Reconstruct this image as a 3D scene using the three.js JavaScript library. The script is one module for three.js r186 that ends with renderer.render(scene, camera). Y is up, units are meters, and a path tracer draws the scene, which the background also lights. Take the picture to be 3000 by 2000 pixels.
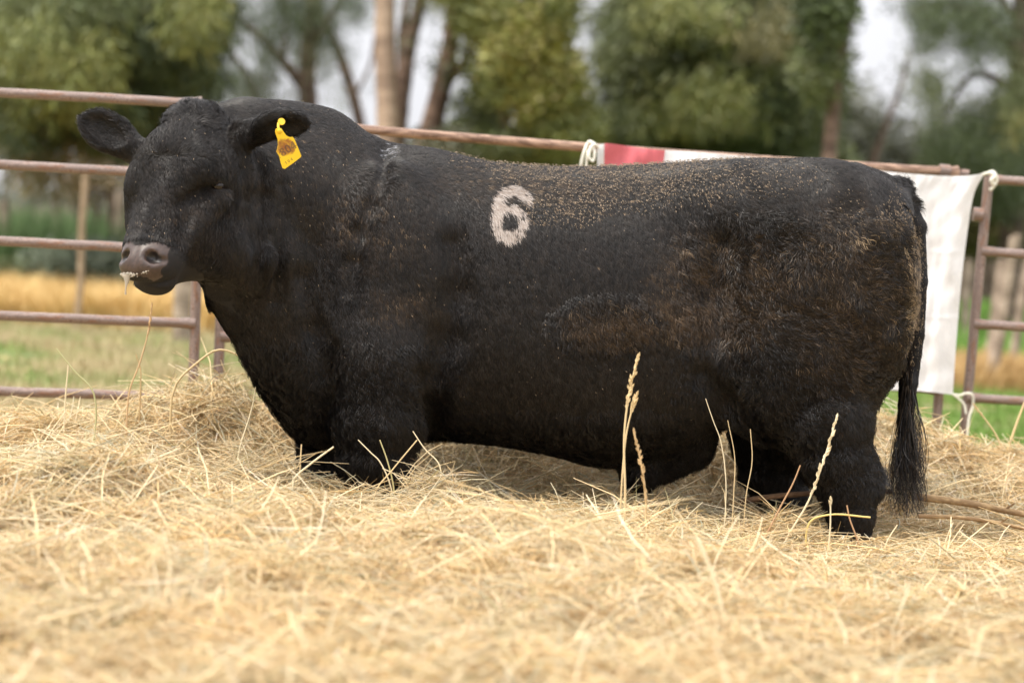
import * as THREE from 'three';
import { mergeGeometries } from 'three/addons/utils/BufferGeometryUtils.js';
import { createNoise2D, createNoise3D } from 'simplex-noise';

// ---------------------------------------------------------------- camera, sky, sun, exposure
const scene = new THREE.Scene();
const camera = new THREE.PerspectiveCamera(THREE.MathUtils.radToDeg(2 * Math.atan(1000 / 7083)), 1.5, 0.1, 900);
camera.position.set(0, 1.05, 8.3);
camera.rotation.set(-Math.atan(320 / 7083), 0, 0);
camera.rotateZ(0.053);
camera.focus = 8.28;
camera.userData.fStop = 1.6;
camera.updateMatrixWorld(true);

const renderer = new THREE.WebGLRenderer({ antialias: true });
renderer.toneMapping = THREE.LinearToneMapping;
renderer.toneMappingExposure = 2.6;
renderer.shadowMap.enabled = true;

function rngOf(seed) {
  let s = seed | 0;
  return () => { s = (s + 0x6d2b79f5) | 0; let t = Math.imul(s ^ (s >>> 15), 1 | s); t = (t + Math.imul(t ^ (t >>> 7), 61 | t)) ^ t; return ((t ^ (t >>> 14)) >>> 0) / 4294967296; };
}
const noise2 = createNoise2D(rngOf(11)), noise3 = createNoise3D(rngOf(12));

{ // an even, bright overcast sky with faint cloud structure, as overcast skies are: a little brighter overhead than near the horizon
  const W = 512, H = 256, data = new Float32Array(W * H * 4);
  for (let j = 0; j < H; j++) {
    const el = ((j + 0.5) / H - 0.5) * Math.PI, up = Math.max(0, Math.sin(el)), c = Math.cos(el);
    for (let i = 0; i < W; i++) {
      const az = (i / W) * 2 * Math.PI, x = Math.cos(az) * c, z = Math.sin(az) * c;
      const n = noise3(x * 2.2, up * 5, z * 2.2) * 0.6 + noise3(x * 6, up * 13, z * 6) * 0.4;
      const L = 0.33 * (1 + 2.1 * up) * (1 + 0.07 * n), o = (j * W + i) * 4;
      data[o] = L * 0.985; data[o + 1] = L * 0.99; data[o + 2] = L * 1.035; data[o + 3] = 1;
    }
  }
  const sky = new THREE.DataTexture(data, W, H, THREE.RGBAFormat, THREE.FloatType);
  sky.mapping = THREE.EquirectangularReflectionMapping; sky.magFilter = THREE.LinearFilter; sky.needsUpdate = true;
  scene.background = sky; scene.environment = sky;
}
const sun = new THREE.DirectionalLight(new THREE.Color(1, 0.93, 0.82), 1.5);
sun.position.set(-4.2, 7.5, 1.6); sun.castShadow = true; sun.shadow.radius = 30; sun.shadow.mapSize.set(2048, 2048);
Object.assign(sun.shadow.camera, { left: -20, right: 20, top: 20, bottom: -20, near: 0.5, far: 80 });
scene.add(sun); scene.add(sun.target);

// ---------------------------------------------------------------- helpers
// lengths in the plan below are written as plan units: 5553 units = one metre at one metre from the viewpoint
const F = 5553, CX = 1176, CY = 784, CAM = camera.matrixWorld.clone(), V3 = (x, y, z) => new THREE.Vector3(x, y, z);
const at = (px, py, d) => V3((px - CX) * d / F, (CY - py) * d / F, -d).applyMatrix4(CAM);
const onGround = (px, d, y = 0) => { // the point of the ground seen in column px at distance d
  const a = at(px, 0, d), b = at(px, 1568, d), t = (y - a.y) / (b.y - a.y); return a.lerp(b, t); };
const lerp = (a, b, t) => a + (b - a) * t, clamp = (x, a = 0, b = 1) => Math.min(b, Math.max(a, x)), smooth = (a, b, x) => { const t = clamp((x - a) / (b - a)); return t * t * (3 - 2 * t); };
const taken = new Map();
const numbered = (n) => { const k = taken.get(n) || 0; taken.set(n, k + 1); return k ? `${n}_${String(k).padStart(3, '0')}` : n; };
function tag(o, label, category, group, kind) { if (label) o.userData.label = label; if (category) o.userData.category = category; if (group) o.userData.group = group; if (kind) o.userData.kind = kind; return o; }
function thing(name, pos, label, category, group, kind) { const g = new THREE.Group(); g.name = numbered(name); g.position.copy(pos); scene.add(g); return tag(g, label, category, group, kind); }
function part(name, geo, mat, parent, rebase = true) { // geometry in world coordinates, moved into the parent's frame
  if (rebase && parent !== scene) { let p = parent; while (p && p !== scene) { geo.translate(-p.position.x, -p.position.y, -p.position.z); p = p.parent; } }
  const m = new THREE.Mesh(geo, mat); m.name = parent === scene ? numbered(name) : name; m.castShadow = m.receiveShadow = true; parent.add(m); return m;
}
function copies(name, geo, mat, mats, cols, parent) {
  const m = new THREE.InstancedMesh(geo, mat, mats.length / 16);
  m.instanceMatrix.array.set(mats);
  if (cols) m.instanceColor = new THREE.InstancedBufferAttribute(new Float32Array(cols), 3);
  m.name = parent === scene ? numbered(name) : name; m.castShadow = m.receiveShadow = true; m.frustumCulled = false; m.userData.kind = 'stuff'; parent.add(m); return m;
}
const basis = (out, x, y, z, p) => out.push(x.x, x.y, x.z, 0, y.x, y.y, y.z, 0, z.x, z.y, z.z, 0, p.x, p.y, p.z, 1);
function tube(pts, radii, sides = 8, closed = true, uvScale = 1) { // a round bar along points with a radius at each
  const n = pts.length, pos = [], nor = [], uv = [], idx = [], T = [];
  for (let i = 0; i < n; i++) T.push(pts[Math.min(n - 1, i + 1)].clone().sub(pts[Math.max(0, i - 1)]).normalize());
  let N = Math.abs(T[0].y) < 0.9 ? V3(0, 1, 0) : V3(1, 0, 0), len = 0;
  for (let i = 0; i < n; i++) {
    N = N.clone().sub(T[i].clone().multiplyScalar(N.dot(T[i]))).normalize();
    const B = T[i].clone().cross(N), r = typeof radii === 'number' ? radii : radii[i];
    if (i) len += pts[i].distanceTo(pts[i - 1]);
    for (let s = 0; s <= sides; s++) {
      const a = s / sides * 2 * Math.PI, c = Math.cos(a), q = Math.sin(a), v = N.clone().multiplyScalar(c).addScaledVector(B, q);
      pos.push(pts[i].x + v.x * r, pts[i].y + v.y * r, pts[i].z + v.z * r); nor.push(v.x, v.y, v.z); uv.push(len * uvScale, s / sides * 0.13 * uvScale);
      if (i && s) { const b = i * (sides + 1) + s; idx.push(b - sides - 2, b - sides - 1, b, b - sides - 2, b, b - 1); }
    }
  }
  if (closed) for (const e of [0, n - 1]) {
    const c = pos.length / 3, d = T[e].clone().multiplyScalar(e ? 1 : -1); pos.push(pts[e].x, pts[e].y, pts[e].z); nor.push(d.x, d.y, d.z); uv.push(0, 0);
    for (let s = 0; s <= sides; s++) { const o = (e * (sides + 1) + s) * 3; pos.push(pos[o], pos[o + 1], pos[o + 2]); nor.push(d.x, d.y, d.z); uv.push(0, 0); }
    for (let s = 0; s < sides; s++) e ? idx.push(c, c + 1 + s, c + 2 + s) : idx.push(c, c + 2 + s, c + 1 + s);
  }
  const g = new THREE.BufferGeometry();
  g.setAttribute('position', new THREE.Float32BufferAttribute(pos, 3)); g.setAttribute('normal', new THREE.Float32BufferAttribute(nor, 3)); g.setAttribute('uv', new THREE.Float32BufferAttribute(uv, 2)); g.setIndex(idx);
  return g;
}
const curve = (pts, n) => new THREE.CatmullRomCurve3(pts, false, 'centripetal').getPoints(n);
function noiseTexture(w, h, fn, srgb = true) {
  const d = new Uint8Array(w * h * 4);
  for (let j = 0; j < h; j++) for (let i = 0; i < w; i++) { const c = fn(i / w, j / h), o = (j * w + i) * 4; for (let k = 0; k < 3; k++) d[o + k] = clamp(c[k]) * 255; d[o + 3] = 255; }
  const t = new THREE.DataTexture(d, w, h); t.magFilter = THREE.LinearFilter; t.wrapS = t.wrapT = THREE.RepeatWrapping; if (srgb) t.colorSpace = THREE.SRGBColorSpace; t.needsUpdate = true; return t;
}
const torus = (u, v, s, k = 0) => { const a = u * 2 * Math.PI, b = v * 2 * Math.PI, r = s / (2 * Math.PI); return noise3(Math.cos(a) * r + k, Math.sin(a) * r + Math.cos(b) * r * 1.0, Math.sin(b) * r - k * 2); };
const mix3 = (a, b, t) => [lerp(a[0], b[0], t), lerp(a[1], b[1], t), lerp(a[2], b[2], t)];
const std = (o) => new THREE.MeshStandardMaterial({ roughness: 0.8, ...o });

// ---------------------------------------------------------------- ground
{
  // one sheet to the horizon: short paddock grass with bare and dry patches
  const map = noiseTexture(1024, 1024, (u, v) => {
    const n = torus(u, v, 14) * 0.6 + torus(u, v, 40, 3) * 0.4, f = torus(u, v, 200, 7), g = torus(u, v, 420, 9);
    let c = mix3([0.36, 0.46, 0.20], [0.62, 0.55, 0.36], smooth(-0.25, 0.5, n + f * 0.35));
    c = mix3(c, [0.56, 0.46, 0.38], smooth(0.35, 0.7, torus(u, v, 9, 5) + f * 0.3));
    const k = 0.9 + 0.22 * f + 0.16 * g; return c.map((x) => x * k);
  });
  const g = new THREE.PlaneGeometry(900, 900, 2, 2).rotateX(-Math.PI / 2);
  for (let i = 0, a = g.attributes.uv; i < a.count; i++) a.setXY(i, a.getX(i) * 900 / 14, a.getY(i) * 900 / 14);
  const ground = part('ground', g, std({ map, roughness: 1 }), scene); ground.userData.kind = 'structure';
}

// ---------------------------------------------------------------- hay bed
const mounds = [ // column, distance, rise, radius, spread along the view
  [360, 9.2, 0.17, 0.36, 0.4], [560, 9.3, 0.17, 0.34, 0.35], [20, 9.3, 0.11, 0.4, 0.4], [2300, 9.7, 0.12, 0.7, 0.5], [1500, 9.75, 0.24, 0.8, 0.4], [1850, 9.75, 0.20, 0.6, 0.4], [1100, 9.42, 0.19, 0.5, 0.24], [1350, 9.45, 0.17, 0.5, 0.24],
  [150, 7.5, 0.18, 0.34, 0.4], [520, 7.2, 0.07, 0.4, 0.5], [1250, 6.9, 0.10, 0.55, 0.6], [1010, 8.12, 0.13, 0.10, 0.10], [600, 8.25, 0.07, 0.25, 0.25], [1780, 8.25, 0.05, 0.10, 0.2], [420, 6.2, 0.07, 0.4, 0.4],
  [1960, 8.2, -0.06, 0.5, 0.6], [2200, 8.5, -0.05, 0.4, 0.5], [2000, 7.4, -0.03, 0.7, 0.6],
].map(([px, d, a, r, rz]) => { const p = onGround(px, d, 0.15); return [p.x, p.z, a, r, rz]; });
function hayTop(x, z) {
  let h = 0.045 + 0.028 * noise2(x * 1.3 + 4, z * 1.3) + 0.036 * noise2(x * 3.0, z * 3.0 + 9) + 0.020 * noise2(x * 7.5 + 2, z * 7.5);
  for (const [mx, mz, a, r, rz] of mounds) { const e = ((x - mx) / r) ** 2 + ((z - mz) / rz) ** 2; if (e < 9) h += a * Math.exp(-e); }
  h *= smooth(-2.3, -1.75, z + 0.1 * noise2(x * 2, 5)); // thins out just before the rails
  return Math.max(h, 0.012);
}
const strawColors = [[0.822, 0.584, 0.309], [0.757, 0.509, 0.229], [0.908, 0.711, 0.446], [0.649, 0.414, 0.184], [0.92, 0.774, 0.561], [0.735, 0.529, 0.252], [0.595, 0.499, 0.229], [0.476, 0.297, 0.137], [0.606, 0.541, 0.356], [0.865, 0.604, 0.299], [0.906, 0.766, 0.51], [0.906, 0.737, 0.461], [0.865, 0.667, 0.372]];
const hay = tag(thing('hay', V3(0, 0, 3), 'thick bed of loose golden hay that the bull stands in', 'hay'), null, null, null, 'stuff');
{
  const nx = 200, nz = 190, g = new THREE.PlaneGeometry(11, 9.2, nx, nz).rotateX(-Math.PI / 2).translate(0, 0, 2.2);
  const p = g.attributes.position, c = [];
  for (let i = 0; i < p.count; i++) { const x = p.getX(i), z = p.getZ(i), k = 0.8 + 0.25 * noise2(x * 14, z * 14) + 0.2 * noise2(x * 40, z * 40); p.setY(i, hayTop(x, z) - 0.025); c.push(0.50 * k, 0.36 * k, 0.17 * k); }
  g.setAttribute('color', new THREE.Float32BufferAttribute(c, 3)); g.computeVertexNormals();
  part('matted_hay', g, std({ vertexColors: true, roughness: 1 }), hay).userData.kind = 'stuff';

  // loose wisps: each one a handful of bent straws, blades and chaff
  function wisp(seed, n, spread, lmin, lmax, wmin, wmax, tilt, chaff) {
    const r = rngOf(seed), geos = [];
    const pos = [], col = [], idx = [];
    for (let i = 0; i < n; i++) {
      const small = r() < chaff, L = small ? 0.015 + 0.03 * r() : lerp(lmin, lmax, r() ** 1.6), w = lerp(wmin, wmax, r() ** 1.5) * (small ? 1.5 : 1), yaw = r() * 6.283, el = (r() - 0.42) * tilt;
      const dir = V3(Math.cos(yaw) * Math.cos(el), Math.sin(el), Math.sin(yaw) * Math.cos(el)), side = V3(-Math.sin(yaw), 0, Math.cos(yaw)), up = side.clone().cross(dir);
      const o = V3((r() - 0.5) * 2 * spread, (r() - 0.4) * 0.04, (r() - 0.5) * 2 * spread), bend = (r() - 0.5) * 0.5, sag = -r() * 0.3, kink = r() < 0.25 ? (r() - 0.5) * 1.2 : 0;
      const c = strawColors[(r() * strawColors.length) | 0], k = 0.85 + 0.3 * r(), segs = small ? 1 : 3, flat = r() < 0.4;
      const b = pos.length / 3;
      for (let s = 0; s <= segs; s++) {
        const t = s / segs - 0.5, q = o.clone().addScaledVector(dir, t * L).addScaledVector(side, bend * t * t * L + (t > 0.1 ? kink * (t - 0.1) * L : 0)).addScaledVector(up, sag * t * t * L);
        const ww = w * (s === segs ? 0.45 : s ? 1 : 0.8) / 2, a0 = flat ? 0.15 : 1;
        for (let e = 0; e < 3; e++) { const a = e * 2.094 + 0.5; pos.push(...q.clone().addScaledVector(side, Math.cos(a) * ww).addScaledVector(up, Math.sin(a) * ww * a0).toArray()); col.push(c[0] * k, c[1] * k, c[2] * k); }
        if (s) for (let e = 0; e < 3; e++) { const f = (e + 1) % 3, u = b + (s - 1) * 3, v = b + s * 3; idx.push(u + e, u + f, v + f, u + e, v + f, v + e); }
      }
    }
    const g = new THREE.BufferGeometry(); g.setAttribute('position', new THREE.Float32BufferAttribute(pos, 3)); g.setAttribute('color', new THREE.Float32BufferAttribute(col, 3)); g.setIndex(idx); g.computeVertexNormals(); return g;
  }
  const mat = std({ vertexColors: true, roughness: 0.6 });
  const kinds = [wisp(1, 20, 0.09, 0.05, 0.20, 0.0011, 0.0030, 0.7, 0.3), wisp(2, 20, 0.10, 0.07, 0.28, 0.0012, 0.0034, 0.5, 0.2), wisp(3, 34, 0.07, 0.02, 0.10, 0.0011, 0.0036, 1.0, 0.6), wisp(4, 16, 0.11, 0.10, 0.32, 0.0014, 0.0040, 0.45, 0.1), wisp(5, 9, 0.07, 0.08, 0.24, 0.0012, 0.0028, 1.7, 0.1), wisp(6, 3, 0.14, 0.22, 0.45, 0.0022, 0.0055, 0.40, 0)];
  const M = kinds.map(() => []), C = kinds.map(() => []), r = rngOf(77);
  const put = (x, z, lift, wild) => {
    const h = hayTop(x, z), e = 0.04, n = V3(hayTop(x - e, z) - hayTop(x + e, z), 2 * e, hayTop(x, z - e) - hayTop(x, z + e)).normalize();
    n.x += (r() - 0.5) * wild; n.z += (r() - 0.5) * wild; n.normalize();
    const a = r() * 6.283, X = V3(Math.cos(a), 0, Math.sin(a)); X.addScaledVector(n, -X.dot(n)).normalize(); const Z = X.clone().cross(n), s = 0.75 + 0.6 * r();
    const patch = noise2(x * 1.7 + 3, z * 1.7), fine = noise2(x * 6, z * 6 + 20), k = r() < 0.05 ? 5 : r() < 0.10 && z < 2 ? 4 : (r() * 4) | 0;
    basis(M[k], X.multiplyScalar(s), n.clone().multiplyScalar(s), Z.multiplyScalar(s), V3(x, h + lift, z).sub(hay.position));
    const v = 0.9 + 0.2 * (r() - 0.5) + 0.1 * fine, warm = 0.08 * patch, green = smooth(0.25, 0.7, noise2(x * 2.3 - 7, z * 2.3 + 3)) * 0.5 * r();
    C[k].push(v * (1 + warm * 0.5 - green * 0.25), v * (1 - green * 0.03), v * (1 - warm + green * 0.06));
  };
  for (let i = 0; i < 72000; i++) {
    const d = 3.4 + 7.2 * Math.sqrt(r()) , half = d * 0.235 + 0.8, x = (r() - 0.5) * 2 * half, z = 8.3 - d;
    if (z < -2.0 && r() < smooth(-2.0, -2.5, z)) continue;
    put(x, z, -0.02 + 0.035 * r(), 0.5);
  }
  kinds.forEach((g, k) => copies('loose_straw', g, mat, M[k], C[k], hay));
}

// ---------------------------------------------------------------- paddock growth behind the rails
{ // grass blades, green and dry
  function blades(seed, n, h, w, spread) {
    const r = rngOf(seed), pos = [], idx = [];
    for (let i = 0; i < n; i++) {
      const a = r() * 6.283, L = h * (0.5 + 0.6 * r()), lean = 0.2 + 0.6 * r(), x = (r() - 0.5) * spread, z = (r() - 0.5) * spread, b = pos.length / 3, c = Math.cos(a), s = Math.sin(a);
      for (const [t, ww] of [[0, 1], [0.5, 0.9], [1, 0.1]]) { const o = lean * t * t * L; for (const e of [-1, 1]) pos.push(x + c * o - s * w * ww * e / 2, t * L, z + s * o + c * w * ww * e / 2); }
      idx.push(b, b + 1, b + 3, b, b + 3, b + 2, b + 2, b + 3, b + 5, b + 2, b + 5, b + 4);
    }
    const g = new THREE.BufferGeometry(); g.setAttribute('position', new THREE.Float32BufferAttribute(pos, 3)); g.setIndex(idx); g.computeVertexNormals(); return g;
  }
  const r = rngOf(5), up = V3(0, 1, 0);
  const scatter = (name, label, cat, geo, n, pick) => {
    const M = [], C = [];
    for (let i = 0; i < n; i++) { const q = pick(); if (!q) continue; const a = r() * 6.283, s = q[3]; basis(M, V3(Math.cos(a) * s, 0, Math.sin(a) * s), up.clone().multiplyScalar(s * q[5]), V3(-Math.sin(a) * s, 0, Math.cos(a) * s), V3(q[0], q[1], q[2])); C.push(...q[4]); }
    const o = copies(name, geo, std({ roughness: 0.9 }), M, C, scene); tag(o, label, cat, null, 'stuff');
  };
  scatter('paddock_grass', 'short green and straw coloured paddock grass beyond the pipe rails', 'grass', blades(3, 12, 0.07, 0.005, 0.16), 30000, () => {
    const d = 10.4 + 34 * r() ** 2.2, x = (r() - 0.5) * 2 * (d * 0.24 + 1.5), z = 8.3 - d, n = noise2(x * 0.5 + 8, z * 0.5) + 0.5 * noise2(x * 1.7, z * 1.7);
    const bare = noise2(x * 0.45 - 3, z * 0.6 + 1); if (bare > 0.45 && r() < 0.8) return null;
    const right = 0.9 * smooth(0.6, 1.8, x); // the strip on the right is greener
    const c = mix3([0.16, 0.27, 0.05], [0.46, 0.37, 0.21], smooth(-1.2 + right, 0.25 + right * 0.7, n - right + 0.4 * (r() - 0.5))); return [x, 0, z, 0.7 + 0.7 * r(), c, 0.8 + 0.6 * r()];
  });
  scatter('tall_dry_grass', 'tall golden dry grass standing in a band behind the left rails', 'dry grass', blades(4, 12, 0.40, 0.008, 0.3), 9000, () => {
    const x = lerp(-6.5, -0.8, r()), z = -13 - 5 * r() + 0.5 * noise2(x, 3), k = 0.85 + 0.3 * r(); return [x, 0, z, 0.75 + 0.5 * r(), [0.66 * k, 0.47 * k, 0.20 * k], 0.75 + 0.25 * noise2(x * 0.9, z)];
  });
  scatter('dry_grass_verge', 'thin tawny dry grass strip seen through the right hand panel', 'dry grass', blades(6, 12, 0.22, 0.007, 0.3), 2200, () => {
    const x = lerp(2.2, 7, r()), z = -10.5 - 2.5 * r(), k = 0.85 + 0.3 * r(); return [x, 0, z, 0.8 + 0.5 * r(), [0.50 * k, 0.33 * k, 0.14 * k], 1];
  });
  scatter('green_crop', 'lush green low growth behind the band of tall dry grass', 'grass', blades(7, 14, 0.55, 0.016, 0.4), 7000, () => {
    const x = lerp(-9, 2, r()), z = -20 - 16 * r(), k = 0.8 + 0.4 * r(); return [x, 0, z, 0.9 + 0.6 * r(), [0.12 * k, 0.19 * k, 0.07 * k], 1 + 0.5 * r()];
  });
  scatter('green_meadow', 'bright green meadow grass beyond the right hand panel', 'grass', blades(8, 14, 0.35, 0.014, 0.4), 5200, () => {
    const x = lerp(1.5, 10, r()), z = -14 - 16 * r(), k = 0.8 + 0.4 * r(); return [x, 0, z, 0.8 + 0.5 * r(), [0.18 * k, 0.33 * k, 0.06 * k], 1];
  });
  scatter('bare_brush', 'far band of grey brown leafless brush across the paddock', 'brush', blades(9, 9, 2.1, 0.035, 1.2), 9000, () => {
    const x = lerp(-16, 16, r()), z = -44 - 12 * r(), k = 0.8 + 0.5 * r(); return [x, 0, z, 0.6 + 0.6 * r(), [0.24 * k, 0.19 * k, 0.15 * k], x > 4 ? 1.1 : 0.45];
  });
}

// ---------------------------------------------------------------- leaves, trees and shrubs
function sprig(seed, n, L, w, droop, spread) { // a twig end with its leaves
  const r = rngOf(seed), pos = [], idx = [];
  for (let i = 0; i < n; i++) {
    const a = r() * 6.283, el = lerp(0.5, -1.2, droop) + (r() - 0.5) * 1.2, d = V3(Math.cos(a) * Math.cos(el), Math.sin(el), Math.sin(a) * Math.cos(el)), s = V3(r() - 0.5, r() - 0.5, r() - 0.5).cross(d).normalize();
    const o = V3((r() - 0.5) * spread, (r() - 0.5) * spread * 1.3, (r() - 0.5) * spread), l = L * (0.7 + 0.6 * r()), b = pos.length / 3, u = s.clone().cross(d);
    pos.push(...o.toArray(), ...o.clone().addScaledVector(d, l * 0.45).addScaledVector(s, w / 2).toArray(), ...o.clone().addScaledVector(d, l * 0.45).addScaledVector(s, -w / 2).addScaledVector(u, w * 0.15).toArray(), ...o.clone().addScaledVector(d, l).addScaledVector(u, -l * 0.12).toArray());
    idx.push(b, b + 1, b + 2, b + 1, b + 3, b + 2);
  }
  const g = new THREE.BufferGeometry(); g.setAttribute('position', new THREE.Float32BufferAttribute(pos, 3)); g.setIndex(idx); g.computeVertexNormals(); return g;
}
const sprigs = { long: sprig(1, 14, 0.13, 0.024, 0.9, 0.26), broad: sprig(2, 14, 0.075, 0.035, 0.5, 0.24), fine: sprig(3, 16, 0.09, 0.014, 0.8, 0.30) };
const leafMat = new THREE.MeshPhysicalMaterial({ roughness: 0.55, transmission: 0 });
const barkMap = (a, b, seed) => noiseTexture(128, 256, (u, v) => { const n = torus(u, v, 6, seed) * 0.5 + torus(u, v, 30, seed + 1) * 0.35 + torus(u, v, 90, seed + 2) * 0.3; return mix3(a, b, smooth(-0.5, 0.6, n)); });
const barks = { pale: std({ map: barkMap([0.56, 0.475, 0.41], [0.74, 0.645, 0.56], 2), roughness: 0.9 }), dark: std({ map: barkMap([0.22, 0.18, 0.15], [0.40, 0.34, 0.28], 5), roughness: 1 }), brown: std({ map: barkMap([0.35, 0.28, 0.24], [0.54, 0.45, 0.39], 8), roughness: 1 }) };
// breaks in the leaf cover where the sky comes through
const breaks = [[2000, 88, 81, 97], [1995, 205, 71, 61], [2088, 249, 45, 39], [2065, 35, 39, 39], [1980, 18, 35, 34], [2185, 91, 27, 35], [2147, 141, 25, 37], [2191, 176, 25, 42], [2194, 234, 23, 42], [2188, 284, 29, 27], [2293, 164, 35, 47], [2249, 190, 27, 37], [2252, 234, 25, 37], [2299, 302, 27, 31], [2305, 6, 29, 23], [2346, 82, 19, 59], [2106, 360, 21, 23], [2214, 38, 20, 20], [1013, 57, 27, 41], [973, 113, 39, 54], [967, 170, 39, 54], [953, 226, 35, 54], [936, 274, 27, 29], [837, 85, 43, 59], [843, 122, 37, 47], [846, 235, 27, 31], [786, 255, 23, 23], [837, 170, 27, 27], [781, 11, 15, 13], [928, 40, 25, 25], [925, 102, 22, 25], [1050, 190, 30, 32], [1106, 108, 31, 32], [1055, 96, 29, 29], [1038, 136, 28, 32], [1341, 113, 32, 32], [1324, 96, 30, 30], [1370, 76, 32, 35], [1350, 158, 25, 35], [1358, 192, 25, 33], [1335, 28, 30, 32], [1378, 150, 30, 30], [1403, 215, 30, 29], [1548, 92, 32, 29], [1568, 104, 30, 27], [1864, 100, 31, 33], [545, 105, 25, 21], [505, 130, 17, 19], [590, 165, 25, 17], [565, 60, 21, 19], [645, 185, 21, 21], [550, 220, 39, 13], [740, 225, 34, 29], [800, 75, 25, 39], [820, 200, 29, 32], [770, 60, 23, 17], [630, 220, 29, 13], [410, 125, 17, 25], [415, 215, 19, 17], [400, 60, 17, 21], [300, 150, 18, 21], [660, 60, 15, 15], [680, 10, 17, 13], [600, 20, 17, 13], [755, 160, 15, 19], [40, 440, 54, 25], [120, 460, 54, 35], [60, 480, 59, 29], [225, 460, 25, 45], [265, 480, 25, 43], [205, 490, 23, 29]];
const gapAt = (x, y) => breaks.some(([bx, by, rx, ry]) => ((x - bx) / rx) ** 2 + ((y - by) / ry) ** 2 < 1);
function tree(name, label, o) {
  const r = rngOf(o.seed), d = o.d, base = onGround(o.px, d), t = thing(name, base, label, 'tree', o.group);
  const bark = barks[o.bark || 'dark'];
  const path = (pts, first) => {
    const P = pts.map(([px, py, rad, dz = 0]) => at(px, py, d + dz)), R = pts.map((q) => q[2]); if (first) { P.unshift(base.clone().setY(-0.1)); R.unshift(pts[0][2] * 1.25); }
    const n = P.length * 4, c = curve(P, n), rr = c.map((_, i) => { const u = i / n * (R.length - 1), k = Math.min(R.length - 2, Math.floor(u)); return lerp(R[k], R[k + 1], u - k) * (1 + 0.06 * noise2(i * 1.7, o.seed)); });
    return tube(c, rr, 9);
  };
  part('trunk', path(o.trunk, true), bark, t);
  for (const b of o.branches || []) part('branch', path(b, false), bark, t);
  if (o.crown) {
    const M = [], C = [];
    for (const [px, py, rx, ry, n, ci, dz = 0, gap = 0.35] of o.crown) for (let i = 0; i < n; i++) {
      let u, v, w; do { u = r() * 2 - 1; v = r() * 2 - 1; w = r() * 2 - 1; } while (u * u + v * v + w * w > 1);
      const p = at(px + u * rx, py + v * ry, d + dz + w * (o.thick || 1.6));
      const n3 = noise3(p.x * 1.5 + o.seed, p.y * 1.0, p.z * 0.5) + 0.8 * noise3(p.x * 4.2, p.y * 2.8, p.z * 0.9 + o.seed);
      if (gapAt(px + u * rx, py + v * ry) && r() < 0.93) continue;
      const ragged = 0.45 * noise2(px * 0.31 + u * 5, py * 0.17 + v * 3) + 0.25 * noise2(u * 13, v * 7 + px); if (u * u + v * v > 0.75 + ragged) continue;
      if (n3 < -0.82 + gap * 2.4 * (0.5 + 0.5 * (u * u + v * v))) continue;
      const a = r() * 6.283, s = (o.leaf || 1) * (0.7 + 0.7 * r()), tilt = (r() - 0.5) * 0.7, X = V3(Math.cos(a), tilt, Math.sin(a)).normalize(), Y = V3((r() - 0.5) * 0.7, 1, (r() - 0.5) * 0.7); Y.addScaledVector(X, -Y.dot(X)).normalize(); const Z = X.clone().cross(Y);
      basis(M, X.multiplyScalar(s), Y.multiplyScalar(s), Z.multiplyScalar(s), p.sub(base));
      const pal = o.colors[ci], c = pal[(r() * pal.length) | 0], k = 0.75 + 0.5 * r(); C.push(c[0] * k, c[1] * k, c[2] * k);
    }
    copies('crown', sprigs[o.sprig || 'broad'], leafMat, M, C, t);
  }
  return t;
}
const G = { deep: [[0.068, 0.092, 0.030], [0.05, 0.07, 0.024], [0.09, 0.12, 0.036]], olive: [[0.17, 0.19, 0.045], [0.13, 0.15, 0.04], [0.20, 0.20, 0.05]], gold: [[0.24, 0.24, 0.05], [0.19, 0.20, 0.045], [0.26, 0.22, 0.06]], mid: [[0.115, 0.14, 0.045], [0.09, 0.115, 0.038], [0.145, 0.16, 0.055]], brown: [[0.28, 0.19, 0.11], [0.22, 0.17, 0.10], [0.30, 0.23, 0.08]], grey: [[0.20, 0.20, 0.13], [0.16, 0.17, 0.11]], tan: [[0.19, 0.165, 0.06], [0.14, 0.13, 0.05]], sage: [[0.21, 0.25, 0.17], [0.17, 0.21, 0.13], [0.25, 0.28, 0.20]] };
const pal = Object.values(G), ix = Object.fromEntries(Object.keys(G).map((k, i) => [k, i]));

tree('weeping_gum_tree', 'dark green weeping tree filling the top left corner above the rails', { seed: 21, px: 345, d: 27, bark: 'dark', sprig: 'long', colors: pal, leaf: 0.85, thick: 2.2,
  trunk: [[340, 480, 0.16], [338, 300, 0.15], [345, 120, 0.14], [352, -120, 0.12], [360, -500, 0.08]], branches: [[[345, 200, 0.07], [250, 60, 0.05, -0.6], [120, -80, 0.03, -1]], [[345, 120, 0.07], [430, -20, 0.05, 0.4], [520, -120, 0.03, 0.8]], [[340, 320, 0.05], [220, 230, 0.035, -0.8], [90, 210, 0.02, -1.2]]],
  crown: [[120, 40, 240, 190, 3757, ix.mid, -0.6, 0.16], [110, 130, 200, 150, 2210, ix.olive, -1.4, 0.34], [350, 80, 200, 200, 3536, ix.deep, 0.2, 0.20], [60, 250, 130, 130, 1215, ix.deep, 0, 0.29], [250, 260, 130, 100, 994, ix.deep, 0, 0.34], [430, 20, 90, 120, 773, ix.olive, -0.6, 0.34], [200, -260, 420, 220, 2873, ix.mid, 0, 0.34], [110, 330, 150, 90, 231, ix.brown, 0.3, 0.44], [60, 400, 110, 60, 132, ix.tan, 0.3, 0.49], [430, 190, 80, 60, 386, ix.deep, 0.5, 0.34]] });
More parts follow.
